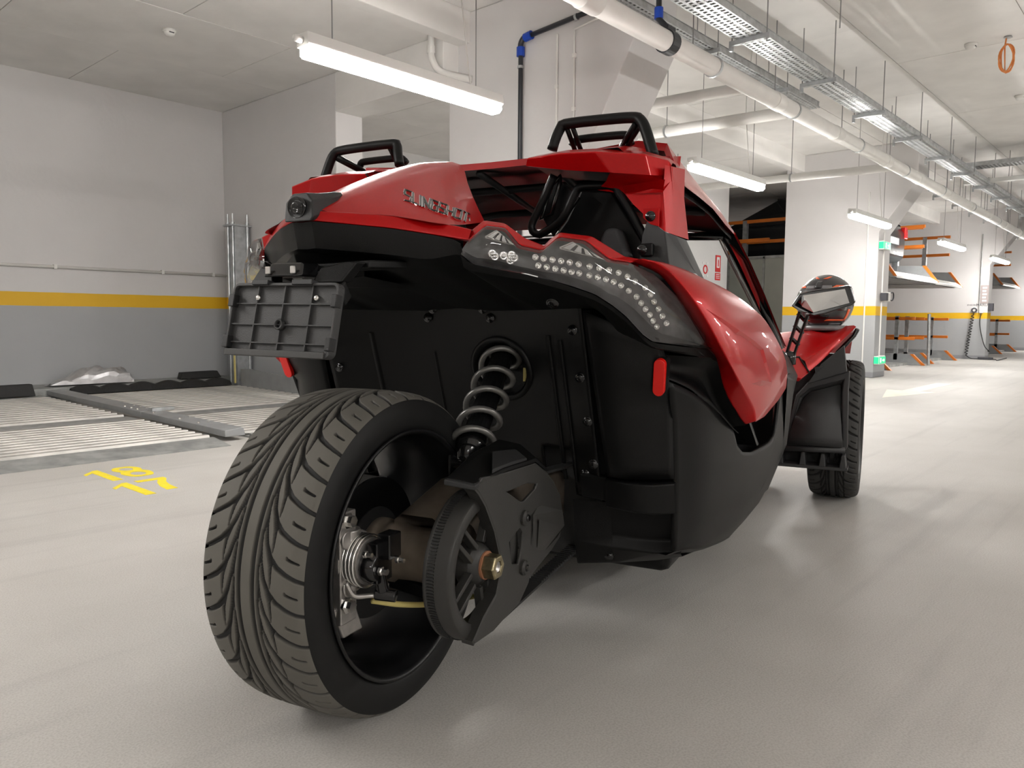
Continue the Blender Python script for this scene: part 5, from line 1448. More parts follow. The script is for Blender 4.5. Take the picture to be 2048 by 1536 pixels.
    MB().prism(g_(D['seat_pad']), (0, .06, 0)).build('seat_bolster', 'cloth_grey', so_, bevel=.012, seg=3)
    MB().prism(g_([(.25, .46, 1.05), (.32, .46, 1.14), (.26, .46, 1.19), (.22, .46, 1.10)]), (0, .01, 0)).build('frame_web', 'black_satin', so_)
    MB().box(.50 if sgn > 0 else -.53, .53 if sgn > 0 else -.50, .385, .40, .985, 1.015).build('frame_lug', 'black_satin', so_, bevel=.004)
    rivet(Vector((.505 * sgn, .384, 1.0)), so_, r=.008)
    # seat inside the cockpit
    seat = MB()
    rows = []
    for y, z, w_2 in ((.60, .97, .13), (.64, .92, .17), (.72, .76, .21), (.80, .55, .24), (.85, .42, .24), (1.30, .42, .24), (1.38, .36, .22)):
        rows.append([(.33 - w_2, y - .02, z), (.33 - w_2 + .05, y + .03, z + .01), (.33 + w_2 - .05, y + .03, z + .01), (.33 + w_2, y - .02, z)])
    seat.grid([g_(r) for r in rows])
    seat.build('seat', 'cloth_grey', CAR, smooth=True, solid=.06, offset=1)

# ------------------------------------------------------------------ roof, pillars, screen
re_ = [Vector(p) for p in D['roof_edge']]; rl_ = [Vector(p) for p in D['roof_low']]
rows = []
ys = [.60, .72, .90, 1.10, 1.277]
def edge_at(y, P):
    return Vector((np.interp(y, [p.y for p in P], [p.x for p in P]), y, np.interp(y, [p.y for p in P], [p.z for p in P])))
RE = [edge_at(y, re_) for y in ys]; RL = [edge_at(max(y, .6), rl_) for y in ys]
RL[0] = Vector((.563, .52, 1.163))
RE[0] = Vector((.50, .60, 1.283))
ctrz = [1.278, 1.285, 1.275, 1.245, 1.19]
grid_ = []
for i, y in enumerate(ys):
    e, l_ = RE[i], RL[i]
    row = [l_, e, Vector((e.x * .85, e.y, min(e.z + .014, 1.305))), Vector((e.x * .45, e.y, max(ctrz[i], e.z * .5 + ctrz[i] * .5))), Vector((0, e.y, ctrz[i]))]
    full_row = [tuple(p) for p in row] + [(-p.x, p.y, p.z) for p in row[-2::-1]]
    grid_.append(full_row)
roof = MB().grid(grid_).build('roof_panel', 'car_red_dusty', CAR, smooth=True, bevel=.004, angle=28)
roof['label'] = 'dusty red roof panel over the cockpit'
inner_rows = [[(x * .985, y, z - .018) for x, y, z in r] for r in grid_]
MB().grid(inner_rows).build('roof_lining', 'black_satin', roof, smooth=True)
MB().grid([grid_[0], inner_rows[0]]).build('roof_rear_edge', 'car_red_dusty', roof)
MB().grid([grid_[-1], inner_rows[-1]]).build('roof_front_edge', 'car_red_dusty', roof)
# inner roof frame bars (dark)
for y, z in ((.80, 1.235), (1.05, 1.20)):
    MB().tube([(-.5, y, z - .03), (-.2, y, z), (.2, y, z), (.5, y, z - .03)], .012, 8).build('roof_bar', 'grey_plastic', roof, smooth=True)
for x in (-.05, .18):
    MB().tube([(x, .62, 1.255), (x, 1.25, 1.16)], .010, 8).build('roof_bar', 'grey_plastic', roof, smooth=True)
# tint quarter panel
for sgn in (1, -1):
    g_ = (lambda P: P) if sgn > 0 else mx
    ap = [Vector(p) for p in D['apillar']]
    po = MB().tube(g_(full(resample(catmull(D['apillar'], 4), 20))), .013, 10).build('windscreen_pillar', 'black_gloss', CAR, smooth=True)
    ar_ = [Vector(p) for p in D['apillar_red']]
    ar_.append(Vector((.675, 1.70, .745)))
    wdt = [Vector((-.018, .03, .0))] * len(ar_)
    MB().grid([g_(full(ar_)), g_(full([p + Vector((-.022, .02, .008)) for p in ar_])), g_(full([p + Vector((-.035, -.015, .0)) for p in ar_]))]).build('pillar_trim', 'car_red_dusty', po, smooth=True)
    MB().grid([g_(full([p + Vector((-.004, -.008, -.004)) for p in ar_])), g_(full(resample(ap, len(ar_))))]).build('pillar_web', 'black_gloss', po, smooth=True)
    MB().tube(g_(full([ap[0] + Vector((-.012, -.006, -.01))] + [p + Vector((-.018, -.004, -.012)) for p in ap[1:]])), .005, 8).build('screen_seal', 'cast_alu', po, smooth=True)
tbz = 1.122
tb = MB().tube([(-.52, 1.252, tbz - .006), (-.3, 1.29, tbz + .006), (0, 1.30, tbz + .010), (.3, 1.29, tbz + .006), (.52, 1.252, tbz - .006)], .013, 10).build('windscreen_header', 'black_gloss', CAR, smooth=True)
MB().tube([(-.52, 1.24, tbz + .012), (-.3, 1.278, tbz + .024), (0, 1.288, tbz + .028), (.3, 1.278, tbz + .024), (.52, 1.24, tbz + .012)], .004, 8).build('header_trim', 'cast_alu', tb, smooth=True)
# windscreen
ws = []
for t in (0, .33, .66, 1):
    p = resample([tuple(a) for a in ap], 4)[int(t * 3)]
    ws.append([(-p.x, p.y, p.z), (-p.x * .5, p.y + .06, p.z), (0, p.y + .075, p.z), (p.x * .5, p.y + .06, p.z), (p.x, p.y, p.z)])
MB().grid(ws).build('windscreen', 'screen_clear', CAR, smooth=True)
# dash, cockpit tub, hood, chassis
MB().prism([(-.62, 1.62, .74), (.62, 1.62, .74), (.62, 1.50, .70), (.60, 1.40, .60), (-.60, 1.40, .60), (-.62, 1.50, .70)], (0, .04, -.25)).build('dashboard', 'black_satin', CAR, bevel=.02)
tubm = MB()
tubm.grid([[(-.60, y, z) for y, z in ((.56, .80), (1.0, .78), (1.6, .74))], [(-.58, y, .3) for y in (.56, 1.0, 1.6)], [(.58, y, .3) for y in (.56, 1.0, 1.6)], [(.60, y, z) for y, z in ((.56, .80), (1.0, .78), (1.6, .74))]])
tubm.build('cockpit_tub', 'black_satin', CAR)
MB().grid([[(x, .56, .95 - .3 * abs(x) ** 2) for x in np.linspace(-.6, .6, 9)], [(x, .58, .3) for x in np.linspace(-.6, .6, 9)]]).build('cockpit_rear_wall', 'black_satin', CAR)
# deck behind the seats (below hump, between cowls)
MB().grid([[(-.50, .30, .955), (-.25, .10, .99), (0, .0, 1.0), (.25, .10, .99), (.50, .30, .955)], [(-.52, .56, .94), (-.25, .56, .96), (0, .56, .97), (.25, .56, .96), (.52, .56, .94)]]).build('rear_deck', 'black_satin', CAR, smooth=True)
hd_ = []
for y, z, w_2, zs_ in ((1.66, .745, .66, .70), (1.9, .76, .56, .66), (2.3, .75, .46, .60), (2.75, .66, .40, .50), (3.05, .52, .33, .40)):
    hd_.append([(-w_2, y, zs_ - .25), (-w_2, y, zs_), (-w_2 * .6, y, z), (0, y, z + .015), (w_2 * .6, y, z), (w_2, y, zs_), (w_2, y, zs_ - .25)])
hd_.append([(-.3, 3.15, .3), (-.3, 3.15, .36), (-.2, 3.15, .4), (0, 3.15, .42), (.2, 3.15, .4), (.3, 3.15, .36), (.3, 3.15, .3)])
MB().grid(hd_).build('hood', 'car_red', CAR, smooth=True, bevel=.004)['label'] = 'red hood with angular nose'
MB().box(-.50, .50, .72, 2.95, .135, .32).build('floor_pan', 'black_plastic', CAR, bevel=.03)
MB().box(-.36, .36, .56, .75, .20, .75).build('engine_bay', 'rubber', CAR, bevel=.02)
# door sill rising to the front
for sgn in (1, -1):
    g_ = (lambda P: P) if sgn > 0 else mx
    MB().grid([g_([(.66, 1.25, .72), (.675, 1.6, .735), (.66, 1.95, .69)]), g_([(.735, 1.24, .66), (.728, 1.52, .63), (.69, 1.98, .62)]), g_([(.712, 1.40, .45), (.705, 1.55, .40), (.64, 2.0, .36)]), g_([(.65, 1.30, .25), (.64, 1.6, .22), (.58, 2.05, .20)]), g_([(.52, 1.3, .14), (.52, 1.6, .14), (.5, 2.05, .14)])]).build('side_sill', 'black_plastic', CAR, smooth=True, bevel=.004)

# ------------------------------------------------------------------ front wheels, guards, fenders
FR_ = .330
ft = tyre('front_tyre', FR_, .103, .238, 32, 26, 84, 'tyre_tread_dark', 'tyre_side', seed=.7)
ft.location = (.809, 2.667, 0)
fmx = Matrix.Translation((.809, 2.667, FR_))
def front_set(sgn, ftyre):
    g_ = (lambda P: P) if sgn > 0 else mx
    M = Matrix.Translation((.809 * sgn, 2.667, FR_))
    rmo = MB().lathe([(.238, .10), (.242, .105), (.236, .107), (.226, .09), (.220, .0), (.226, -.09), (.242, -.105), (.238, -.10), (.23, -.08), (.225, 0), (.23, .08)], 64, M, closed=True).build('front_rim', 'rim_black', CAR, smooth=True)
    for q in range(7):
        a = 2 * pi * q / 7
        c0 = Vector((.06 * sgn, .04 * cos(a), .04 * sin(a))); c1 = Vector((.075 * sgn, .225 * cos(a), .225 * sin(a)))
        t = (c1 - c0).normalized(); u = Vector((0, -t.z, t.y)).normalized()
        MB().prism([tuple(M @ (c0 + u * .02)), tuple(M @ (c0 - u * .02)), tuple(M @ (c1 - u * .014)), tuple(M @ (c1 + u * .014))], (-.025 * sgn, 0, 0)).build('spoke', 'rim_black', rmo)
    MB().tube([(.5 * sgn, 2.62, .35), (.72 * sgn, 2.667, .33)], .02, 8).build('control_arm', 'black_satin', CAR)
    # splash guard behind the wheel
    GF = [Vector(p) for p in D['guard_f']]; GI = [Vector(p) for p in D['guard_f_in']]
    GH = [(.672, 2.28, .505), (.712, 2.28, .545), (.848, 2.28, .590), (.842, 2.28, .53), (.852, 2.28, .33), (.64, 2.28, .33)]
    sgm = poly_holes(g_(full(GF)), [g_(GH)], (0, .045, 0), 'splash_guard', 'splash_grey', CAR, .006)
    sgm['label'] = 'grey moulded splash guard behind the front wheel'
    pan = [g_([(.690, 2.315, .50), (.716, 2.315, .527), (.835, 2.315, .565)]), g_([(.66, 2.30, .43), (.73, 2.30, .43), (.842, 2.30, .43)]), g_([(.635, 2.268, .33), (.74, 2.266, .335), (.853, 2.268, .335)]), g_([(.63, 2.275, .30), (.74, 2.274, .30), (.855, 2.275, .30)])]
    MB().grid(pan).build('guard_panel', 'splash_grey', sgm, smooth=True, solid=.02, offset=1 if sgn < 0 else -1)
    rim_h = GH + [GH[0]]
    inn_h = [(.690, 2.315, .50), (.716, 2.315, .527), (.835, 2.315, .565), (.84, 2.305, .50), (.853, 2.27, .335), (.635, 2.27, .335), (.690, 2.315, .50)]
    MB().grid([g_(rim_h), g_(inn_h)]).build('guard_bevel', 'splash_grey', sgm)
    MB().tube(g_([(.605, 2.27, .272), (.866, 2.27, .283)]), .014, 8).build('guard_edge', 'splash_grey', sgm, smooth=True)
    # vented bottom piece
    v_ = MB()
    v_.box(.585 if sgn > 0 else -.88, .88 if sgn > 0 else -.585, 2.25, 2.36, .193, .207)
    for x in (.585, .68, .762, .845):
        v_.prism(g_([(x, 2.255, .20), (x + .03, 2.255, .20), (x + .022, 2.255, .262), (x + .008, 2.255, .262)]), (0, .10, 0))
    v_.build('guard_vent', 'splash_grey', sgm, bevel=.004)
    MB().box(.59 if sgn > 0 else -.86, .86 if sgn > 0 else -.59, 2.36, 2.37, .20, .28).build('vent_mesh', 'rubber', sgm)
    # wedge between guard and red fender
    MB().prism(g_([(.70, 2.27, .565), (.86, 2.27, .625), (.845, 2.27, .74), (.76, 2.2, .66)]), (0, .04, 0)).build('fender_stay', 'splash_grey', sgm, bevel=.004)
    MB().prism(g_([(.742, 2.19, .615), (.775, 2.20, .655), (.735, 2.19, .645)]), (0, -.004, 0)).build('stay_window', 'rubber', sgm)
    MB().box(.58 if sgn > 0 else -.80, .80 if sgn > 0 else -.58, 2.33, 2.35, .40, .70).build('wheel_well', 'rubber', sgm)
    # red front fender
    F_ = [Vector(p) for p in D['ff']]
    cr_ = [Vector(p) for p in D['ff_crease']]
    fmb = MB()
    low = [F_[3], F_[4], F_[5], F_[6]]
    crs = resample([tuple(cr_[0]), tuple(cr_[1]), tuple(cr_[2]), (.872, 2.45, .826)], 4)
    topr = [F_[12], F_[11], F_[10], Vector((.70, 2.50, .806))]
    farr = [Vector((.50, 2.12, .72)), Vector((.50, 2.3, .75)), Vector((.52, 2.45, .78)), Vector((.56, 2.6, .79))]
    fmb.grid([g_(full([p + Vector((-.03, .04, -.005)) for p in low])), g_(full(low)), g_(full(crs)), g_(full(topr)), g_(full(farr))])
    fw = [crs[-1], topr[-1], farr[-1]]
    fmb.grid([g_(full(fw)), g_([(.86, 2.75, .79), (.70, 2.80, .785), (.56, 2.8, .76)]), g_([(.84, 2.95, .68), (.70, 2.98, .68), (.56, 2.98, .66)])])
    fdo = fmb.build('front_fender', 'car_red', CAR, smooth=True, bevel=.004, angle=25)
    fdo['label'] = 'red front fender above the wheel guard'
    MB().add(g_(full([F_[0], F_[1], F_[2], F_[3], F_[12], F_[13]])), [(0, 1, 2, 3, 4, 5)]).build('fender_end', 'car_red', fdo, solid=.02, bevel=.003)
    MB().tube(g_(full([F_[13] + Vector((0, 0, .004)), F_[12] + Vector((0, -.004, .003)), F_[3] + Vector((.002, -.006, 0))])), .004, 6).build('fender_seam', 'rubber', fdo)
    MB().tube(g_(full([F_[6] + Vector((.004, .005, -.01)), F_[6] + Vector((-.01, .02, -.04)), F_[5] + Vector((.0, .03, -.03))])), .010, 8).build('marker_lamp', 'black_gloss', fdo, smooth=True)
    # mirror
    mo = MB().prism(g_(D['mirror']), (0, .05, .004)).build('door_mirror', 'black_gloss', CAR, bevel=.006, seg=3)
    mo['label'] = 'black framed hexagonal door mirror on a slotted arm'
    mi_ = V3(D['mirror_in'])
    mnv = Vector((-.30, -.93, .12)).normalized()
    MB().prism(g_(full([p + Vector((0, -.004, 0)) for p in mi_])), (0, -.002, 0)).build('mirror_glass', 'mirror_glass', mo)
    A_ = [Vector(p) for p in D['mirror_arm']]
    MB().prism(g_(full([A_[0], lerp(A_[0], A_[1], .28), lerp(A_[4], A_[3], .28), A_[4]])), (0, .03, 0)).build('mirror_arm', 'black_gloss', mo, bevel=.003)
    MB().prism(g_(full([lerp(A_[0], A_[1], .72), A_[1], A_[2], A_[3], lerp(A_[4], A_[3], .72)])), (0, .03, 0)).build('mirror_arm', 'black_gloss', mo, bevel=.003)
    for t in (.05, .33, .62, .95):
        a, b = lerp(A_[0], A_[4], t), lerp(A_[1], A_[3], min(1, t + .12))
        MB().tube(g_(full([a + Vector((0, .015, 0)), b + Vector((0, .015, 0))])), .008, 8).build('arm_web', 'black_gloss', mo)
    MB().tube(g_(full([(A_[3] + A_[4]) / 2 + Vector((0, .015, .01)), (A_[3] + A_[4]) / 2 + Vector((0, .02, -.04))])), .022, 14).build('mirror_foot', 'black_gloss', mo, smooth=True)
front_set(1, ft)
ft2 = ft.copy(); COL.objects.link(ft2); ft2.location = (-.809, 2.667, 0)
front_set(-1, ft2)

# ------------------------------------------------------------------ helmet on the front fender
mat('helmet_black', (0.020, 0.020, 0.022), 0.30, coat=0.6)
mat('helmet_orange', (0.85, 0.13, 0.03), 0.35, coat=0.4)
mat('helmet_grey', (0.16, 0.16, 0.165), 0.35, coat=0.4)
mat('visor_dark', (0.006, 0.004, 0.005), 0.06, coat=1.0)
HM = CAR.matrix_basis.copy()
def car_to_world(p):
    a = radians(15.63708 - 90)
    return Vector((1.01571 + p[0] * cos(a) - p[1] * sin(a), 1.34932 + p[0] * sin(a) + p[1] * cos(a), p[2]))
hc = (.745, 2.50, .805)
he = empty('helmet', car_to_world(hc), radians(15.63708 - 90 - 12))
tag(he, 'black and orange full-face helmet resting on the red front fender', 'helmet')
def hell(th, ph, k=1.0):
    """shell point; th azimuth (0 = towards rear of the car = face), ph from bottom -.. to top"""
    ca, sa = cos(th), sin(th)
    cp_, sp_h = cos(ph), sin(ph)
    rx, ry, rz = .122, .140, .128
    x = rx * cp_ * sa; y = -ry * cp_ * ca; z = rz * sp_h
    if ca > .3 and ph < -.1: y -= .022 * (ca - .3) * min(1, (-.1 - ph) * 2)
    if ph > .3: y += .02 * (ph - .3)
    return (x * k, y * k, .125 + z * k)
shell = MB()
rows = []
for j in range(25):
    ph = -1.05 + (pi / 2 + 1.05) * j / 24
    rows.append([hell(2 * pi * i / 48, ph) for i in range(48)])
shell.grid(rows, closed_u=True)
shell.build('shell', 'helmet_black', he, smooth=True)
def patch(t0, t1, p0, p1, name, m, k=1.012, nt=10, np_=6, skew=0.0):
    r = []
    for j in range(np_ + 1):
        f = j / np_
        r.append([hell(t0 + (t1 - t0) * i / nt + skew * f, p0 + (p1 - p0) * f, k) for i in range(nt + 1)])
    return MB().grid(r).build(name, m, he, smooth=True, solid=.002)
patch(-1.15, 1.15, -.30, .38, 'visor', 'visor_dark', 1.02, 20, 8)
for s_ in (-1, 1):
    patch(s_ * .12, s_ * .35, .95, 1.10, 'orange_flash', 'helmet_orange', 1.014, 6, 4, skew=s_ * .35)
    patch(s_ * .55, s_ * .95, .52, .62, 'orange_flash', 'helmet_orange', 1.014, 6, 3, skew=s_ * .2)
    patch(s_ * .35, s_ * 1.25, -.72, -.66, 'orange_flash', 'helmet_orange', 1.014, 8, 2, skew=s_ * .12)
    patch(s_ * 1.25, s_ * 1.40, -.70, -.25, 'orange_flash', 'helmet_orange', 1.014, 4, 5)
    patch(s_ * .15, s_ * .55, .48, .60, 'grey_flash', 'helmet_grey', 1.012, 6, 3)
    patch(s_ * .6, s_ * 1.3, -.95, -.84, 'grey_flash', 'helmet_grey', 1.012, 6, 3)
patch(-.12, .12, .50, .80, 'top_vent', 'helmet_black', 1.03, 4, 4)
patch(-.5, .5, -.66, -.42, 'chin_vent', 'black_gloss', 1.012, 10, 4)
MB().lathe([(.078, .0), (.098, -.004), (.104, .006), (.098, .02), (.078, .018)], 40, Matrix.Translation((0, 0, .0)) @ Matrix.Rotation(radians(-90), 4, 'Y'), closed=True).build('neck_roll', 'helmet_grey', he, smooth=True)
# ================================================================== PARKING PLATFORMS IN THE CORNER BAY
def plat_z(y): return .030 + (y - 4.72) * .011
def platform(x0, x1, label):
    t = empty('parking_platform', ((x0 + x1) / 2, 4.72, 0))
    ox = (x0 + x1) / 2; L = x1 - x0
    def P(y): return y - 4.72
    # front apron and cross strips
    for (ya, yb, nm, m) in ((4.72, 4.95, 'front_apron', 'galv_dull'), (6.12, 6.36, 'cross_strip', 'galv'), (8.28, 8.42, 'rear_strip', 'galv_dull')):
        za, zb_ = (0.004 if ya < 4.8 else plat_z(ya) + .002), plat_z(yb) + .002
        MB().add([(-L / 2, P(ya), za), (L / 2, P(ya), za), (L / 2, P(yb), zb_), (-L / 2, P(yb), zb_), (-L / 2, P(ya), za - .004 if ya < 4.8 else 0.0), (L / 2, P(ya), za - .004 if ya < 4.8 else 0.0), (L / 2, P(yb), 0.0), (-L / 2, P(yb), 0.0)],
                 [(0, 1, 2, 3), (4, 7, 6, 5), (0, 4, 5, 1), (2, 6, 7, 3), (0, 3, 7, 4), (1, 5, 6, 2)]).build(nm, m, t)
    # slats: folded channels
    h = .016; w = .066
    prof = [(-w / 2, 0), (-w / 2 + .008, h), (w / 2 - .008, h), (w / 2, 0)]
    base = None
    for ya, yb, pit in ((4.99, 6.08, .104), (6.41, 8.22, .13)):
        y = ya
        while y < yb:
            if base is None:
                mbs = MB().prism([(-L / 2, a, b) for a, b in prof], (L, 0, 0))
                base = mbs.build('slat', 'slat_metal', t)
                o = base
            else:
                o = base.copy(); COL.objects.link(o); o.parent = t
            o.location = (0, P(y + pit / 2), plat_z(y) - .008)
            y += pit
    MB().add([(-L / 2, P(4.9), .01), (L / 2, P(4.9), .01), (L / 2, P(8.35), plat_z(8.35) - .02), (-L / 2, P(8.35), plat_z(8.35) - .02),
              (-L / 2, P(4.9), 0), (L / 2, P(4.9), 0), (L / 2, P(8.35), 0), (-L / 2, P(8.35), 0)], [(0, 1, 2, 3), (4, 7, 6, 5), (0, 4, 5, 1), (2, 6, 7, 3), (0, 3, 7, 4), (1, 5, 6, 2)]).build('deck_sheet', 'galv_dull', t)
    tag(t, label, 'platform')
    return t
platform(-.75, 2.50, 'corrugated galvanised parking platform beside the yellow floor numbers')
platform(2.76, 4.45, 'corrugated galvanised parking platform behind the rear tyre')
# side beams between platforms
def side_beam(x, label):
    t = empty('side_beam', (x, 4.9, 0))
    for ya, yb in ((0.0, 1.35), (1.36, 3.55)):
        za, zb_ = plat_z(4.9 + ya), plat_z(4.9 + yb)
        MB().add([(-.075, ya, za), (.075, ya, za), (.075, yb, zb_), (-.075, yb, zb_), (-.075, ya, za + .045), (.06, ya, za + .055), (.06, yb, zb_ + .055), (-.075, yb, zb_ + .045),
                  ], [(0, 3, 2, 1), (4, 5, 6, 7), (0, 1, 5, 4), (2, 3, 7, 6), (0, 4, 7, 3), (1, 2, 6, 5)]).build('beam', 'lift_grey', t, bevel=.004)
    for yy in (.45, .75, 1.2, 1.5, 1.62, 1.75):
        for xx in (-.04, .035):
            MB().lathe([(.0001, .01), (.010, .008), (.012, 0), (.0001, 0)], 10, Matrix.Translation((xx, yy, plat_z(4.9 + yy) + .047)) @ Matrix.Rotation(radians(-90), 4, 'Y')).build('rivet', 'bright_alu', t)
    MB().box(-.02, .16, 1.27, 1.33, plat_z(6.2) + .05, plat_z(6.2) + .075).build('hinge_plate', 'galv', t, bevel=.003)
    tag(t, label, 'beam')
side_beam(2.63, 'grey steel side beam between the two corrugated platforms')
# platform rear ledge along the wall
t = MB().add([(-2.15, 8.44, 0), (4.6, 8.44, 0), (4.6, YW - .005, 0), (-2.15, YW - .005, 0), (-2.15, 8.44, .13), (4.6, 8.44, .135), (4.6, YW - .005, .148), (-2.15, YW - .005, .146)],
             [(0, 3, 2, 1), (4, 5, 6, 7), (0, 1, 5, 4), (2, 3, 7, 6), (0, 4, 7, 3), (1, 2, 6, 5)]).build('rear_ledge', 'galv_dull')
tag(t, 'low galvanised ledge along the wall behind the platforms', 'ledge')
# black rubber wheel stop with wavy top
ws_ = MB()
rows = []
nn = 48
for i in range(nn + 1):
    x = 2.72 + 1.66 * i / nn
    hgt = .055 + .032 * abs(sin(i * pi / 8))
    z0 = plat_z(8.3) + .012
    rows.append([(x, 8.21, z0), (x, 8.25, z0 + hgt * .8), (x, 8.30, z0 + hgt), (x, 8.36, z0)])
ws_.grid(rows); ws_.f += [(0, 1, 2, 3), tuple(nn * 4 + k for k in (3, 2, 1, 0))]; ws_.m += [0, 0]
tag(ws_.build('rubber_wave_strip', 'rubber'), 'black wavy rubber strip at the back of the platform', 'rubber strip')
tag(MB().prism([(1.6, 8.30, plat_z(8.3) + .012), (2.42, 8.30, plat_z(8.3) + .012), (2.40, 8.32, .195), (1.6, 8.32, .19)], (0, .08, 0)).build('wheel_stop', 'rubber', bevel=.006), 'flat black rubber block on the platform near the side beam', 'wheel stop')
tag(MB().prism([(3.95, 8.56, .146), (4.44, 8.56, .146), (4.40, 8.58, .225), (3.98, 8.58, .22)], (0, .1, .0)).build('rubber_block', 'rubber', bevel=.008), 'black rubber block on the ledge in the wall corner', 'rubber block')
# crumpled silver bag
bg = MB(); rng = random.Random(5)
rows = []
for i in range(19):
    u = i / 18; x = 2.62 + .80 * u
    prof = .16 * min(1, u * 2.4) * (1 if u < .93 else (1 - u) / .07 * .6 + .4)
    row = []
    for j in range(13):
        v = j / 12; a = pi * v
        wv = .012 * sin(9 * u + 7 * v) + .010 * sin(23 * u - 11 * v) + rng.uniform(-.007, .007)
        row.append((x + wv, 8.62 - .11 * cos(a) * (.7 + .3 * u) , max(.149, .152 + prof * sin(a) ** .7 + wv * (1 if 0 < j < 12 else 0))))
    rows.append(row)
bg.grid(rows)
tag(bg.build('foil_bag', 'silver_foil', smooth=False), 'crumpled silver plastic bag lying on the ledge by the wall', 'bag')
# steel guide post in the corner and side plate
t = empty('lift_post', (4.55, 8.30, 0))
MB().prism([(-.09, -.07, .0), (.09, -.07, 0), (.09, -.06, 0), (-.08, -.06, 0), (-.08, .06, 0), (.09, .06, 0), (.09, .07, 0), (-.09, .07, 0)], (0, 0, 1.88)).build('channel', 'galv', t)
MB().box(-.14, .11, -.1, .1, 1.88, 1.90).build('head_plate', 'galv', t, bevel=.003)
for x, y in ((-.10, -.05), (.06, -.08), (-.10, .06)):
    MB().tube([(x, y, .10), (x, y, 2.02)], .011, 8).build('threaded_rod', 'galv', t)
    MB().tube([(x, y, 1.90), (x, y, 1.925)], .02, 6).build('rod_nut', 'galv', t)
MB().box(-.16, -.145, -.16, -.11, 1.78, 2.0, M=Matrix.Rotation(.35, 4, 'Y')).build('rusty_flat', 'rust', t)
MB().tube([(-.13, -.09, .10), (-.14, -.10, .42)], .012, 6).build('chain', 'yellow_line', t)
tag(t, 'galvanised lift guide post with threaded rods in the corner', 'post')
t = MB().prism([(4.455, 6.75, 0), (4.455, 8.15, 0), (4.455, 8.15, .26), (4.455, 8.0, .27), (4.455, 6.75, .20)], (.03, 0, 0)).build('side_plate', 'lift_grey')
tag(t, 'bolted grey steel side plate at the platform edge', 'steel plate')

# ================================================================== SIGNS, SOCKETS ON COLUMN 2
def exit_sign(z, label, sx=.30):
    t = empty('exit_sign', (12.52, 3.66, z))
    MB().box(-.16, .16, -.04, .035, -.065, .065).build('sign_body', 'white_plastic', t, bevel=.008)
    MB().box(-.167, -.160, -.036, .03, -.05, .05).build('green_face', 'green_sign', t)
    MB().box(-.15, .15, -.046, -.040, -.05, .05).build('green_face', 'green_sign', t)
    MB().prism([(-.02, -.048, -.012), (.05, -.048, -.012), (.05, -.048, -.03), (.10, -.048, 0), (.05, -.048, .03), (.05, -.048, .012), (-.02, -.048, .012)], (0, -.002, 0)).build('arrow_print', 'sign_white', t)
    MB().box(-.12, -.07, -.05, -.047, -.035, .035).build('running_figure_print', 'sign_white', t)
    tag(t, label, 'sign')
exit_sign(2.0, 'green lit exit sign high on the column edge')
exit_sign(.27, 'green lit exit sign low on the column edge')
t = empty('wall_socket', (12.62, 3.66, 1.235))
MB().box(-.09, .0, -.06, .03, -.06, .06).build('black_box', 'dark_print', t, bevel=.006)
MB().box(.0, .12, -.06, .03, -.07, .07).build('white_box', 'white_plastic', t, bevel=.01)
MB().tube(catmull([(.10, -.04, .05), (.22, -.06, .07), (.26, -.06, -.0), (.2, -.06, -.05), (.12, -.05, -.05)], 6), .010, 8).build('looped_cable', 'black_pipe', t, smooth=True)
tag(t, 'black and white switch box with looped cable on the column', 'switch box')
def no_parking(x, y, z, label):
    pass
# fire sign on the wall block
t = empty('fire_sign', (12.14, 6.195, 1.70))
MB().box(-.09, .09, -.004, .003, -.02, .26).build('red_board', 'red_print', t)
MB().box(-.05, .05, -.006, -.004, .05, .23).build('white_panel', 'paper', t)
MB().prism([(-.018, -.0065, .07), (.018, -.0065, .07), (.018, -.0065, .17), (0, -.0065, .2), (-.018, -.0065, .17)], (0, -.001, 0)).build('bottle_print', 'red_print', t)
MB().box(-.09, .09, -.004, .003, -.16, -.04).build('red_board', 'red_print', t)
for z in (-.07, -.10, -.13):
    MB().box(-.07, .06, -.006, -.004, z, z + .012).build('text_line', 'paper', t)
tag(t, 'red fire extinguisher sign on the white wall block', 'sign')
t = empty('wall_sticker', (11.70, 6.195, 1.70))
Mx = Matrix.Rotation(radians(-90), 4, 'Z')
MB().lathe([(.05, .0), (.075, .0), (.075, .004), (.05, .004)], 24, Mx, closed=True).build('ring_print', 'red_print', t)
for k in range(6):
    a = 2 * pi * k / 6
    MB().lathe([(.0001, .003), (.025, .003), (.025, 0), (.0001, 0)], 12, Matrix.Translation((.14 * cos(a), 0, .12 * sin(a))) @ Mx).build('dot_print', 'paper', t)
tag(t, 'round red and white sticker beside the fire sign', 'sign')

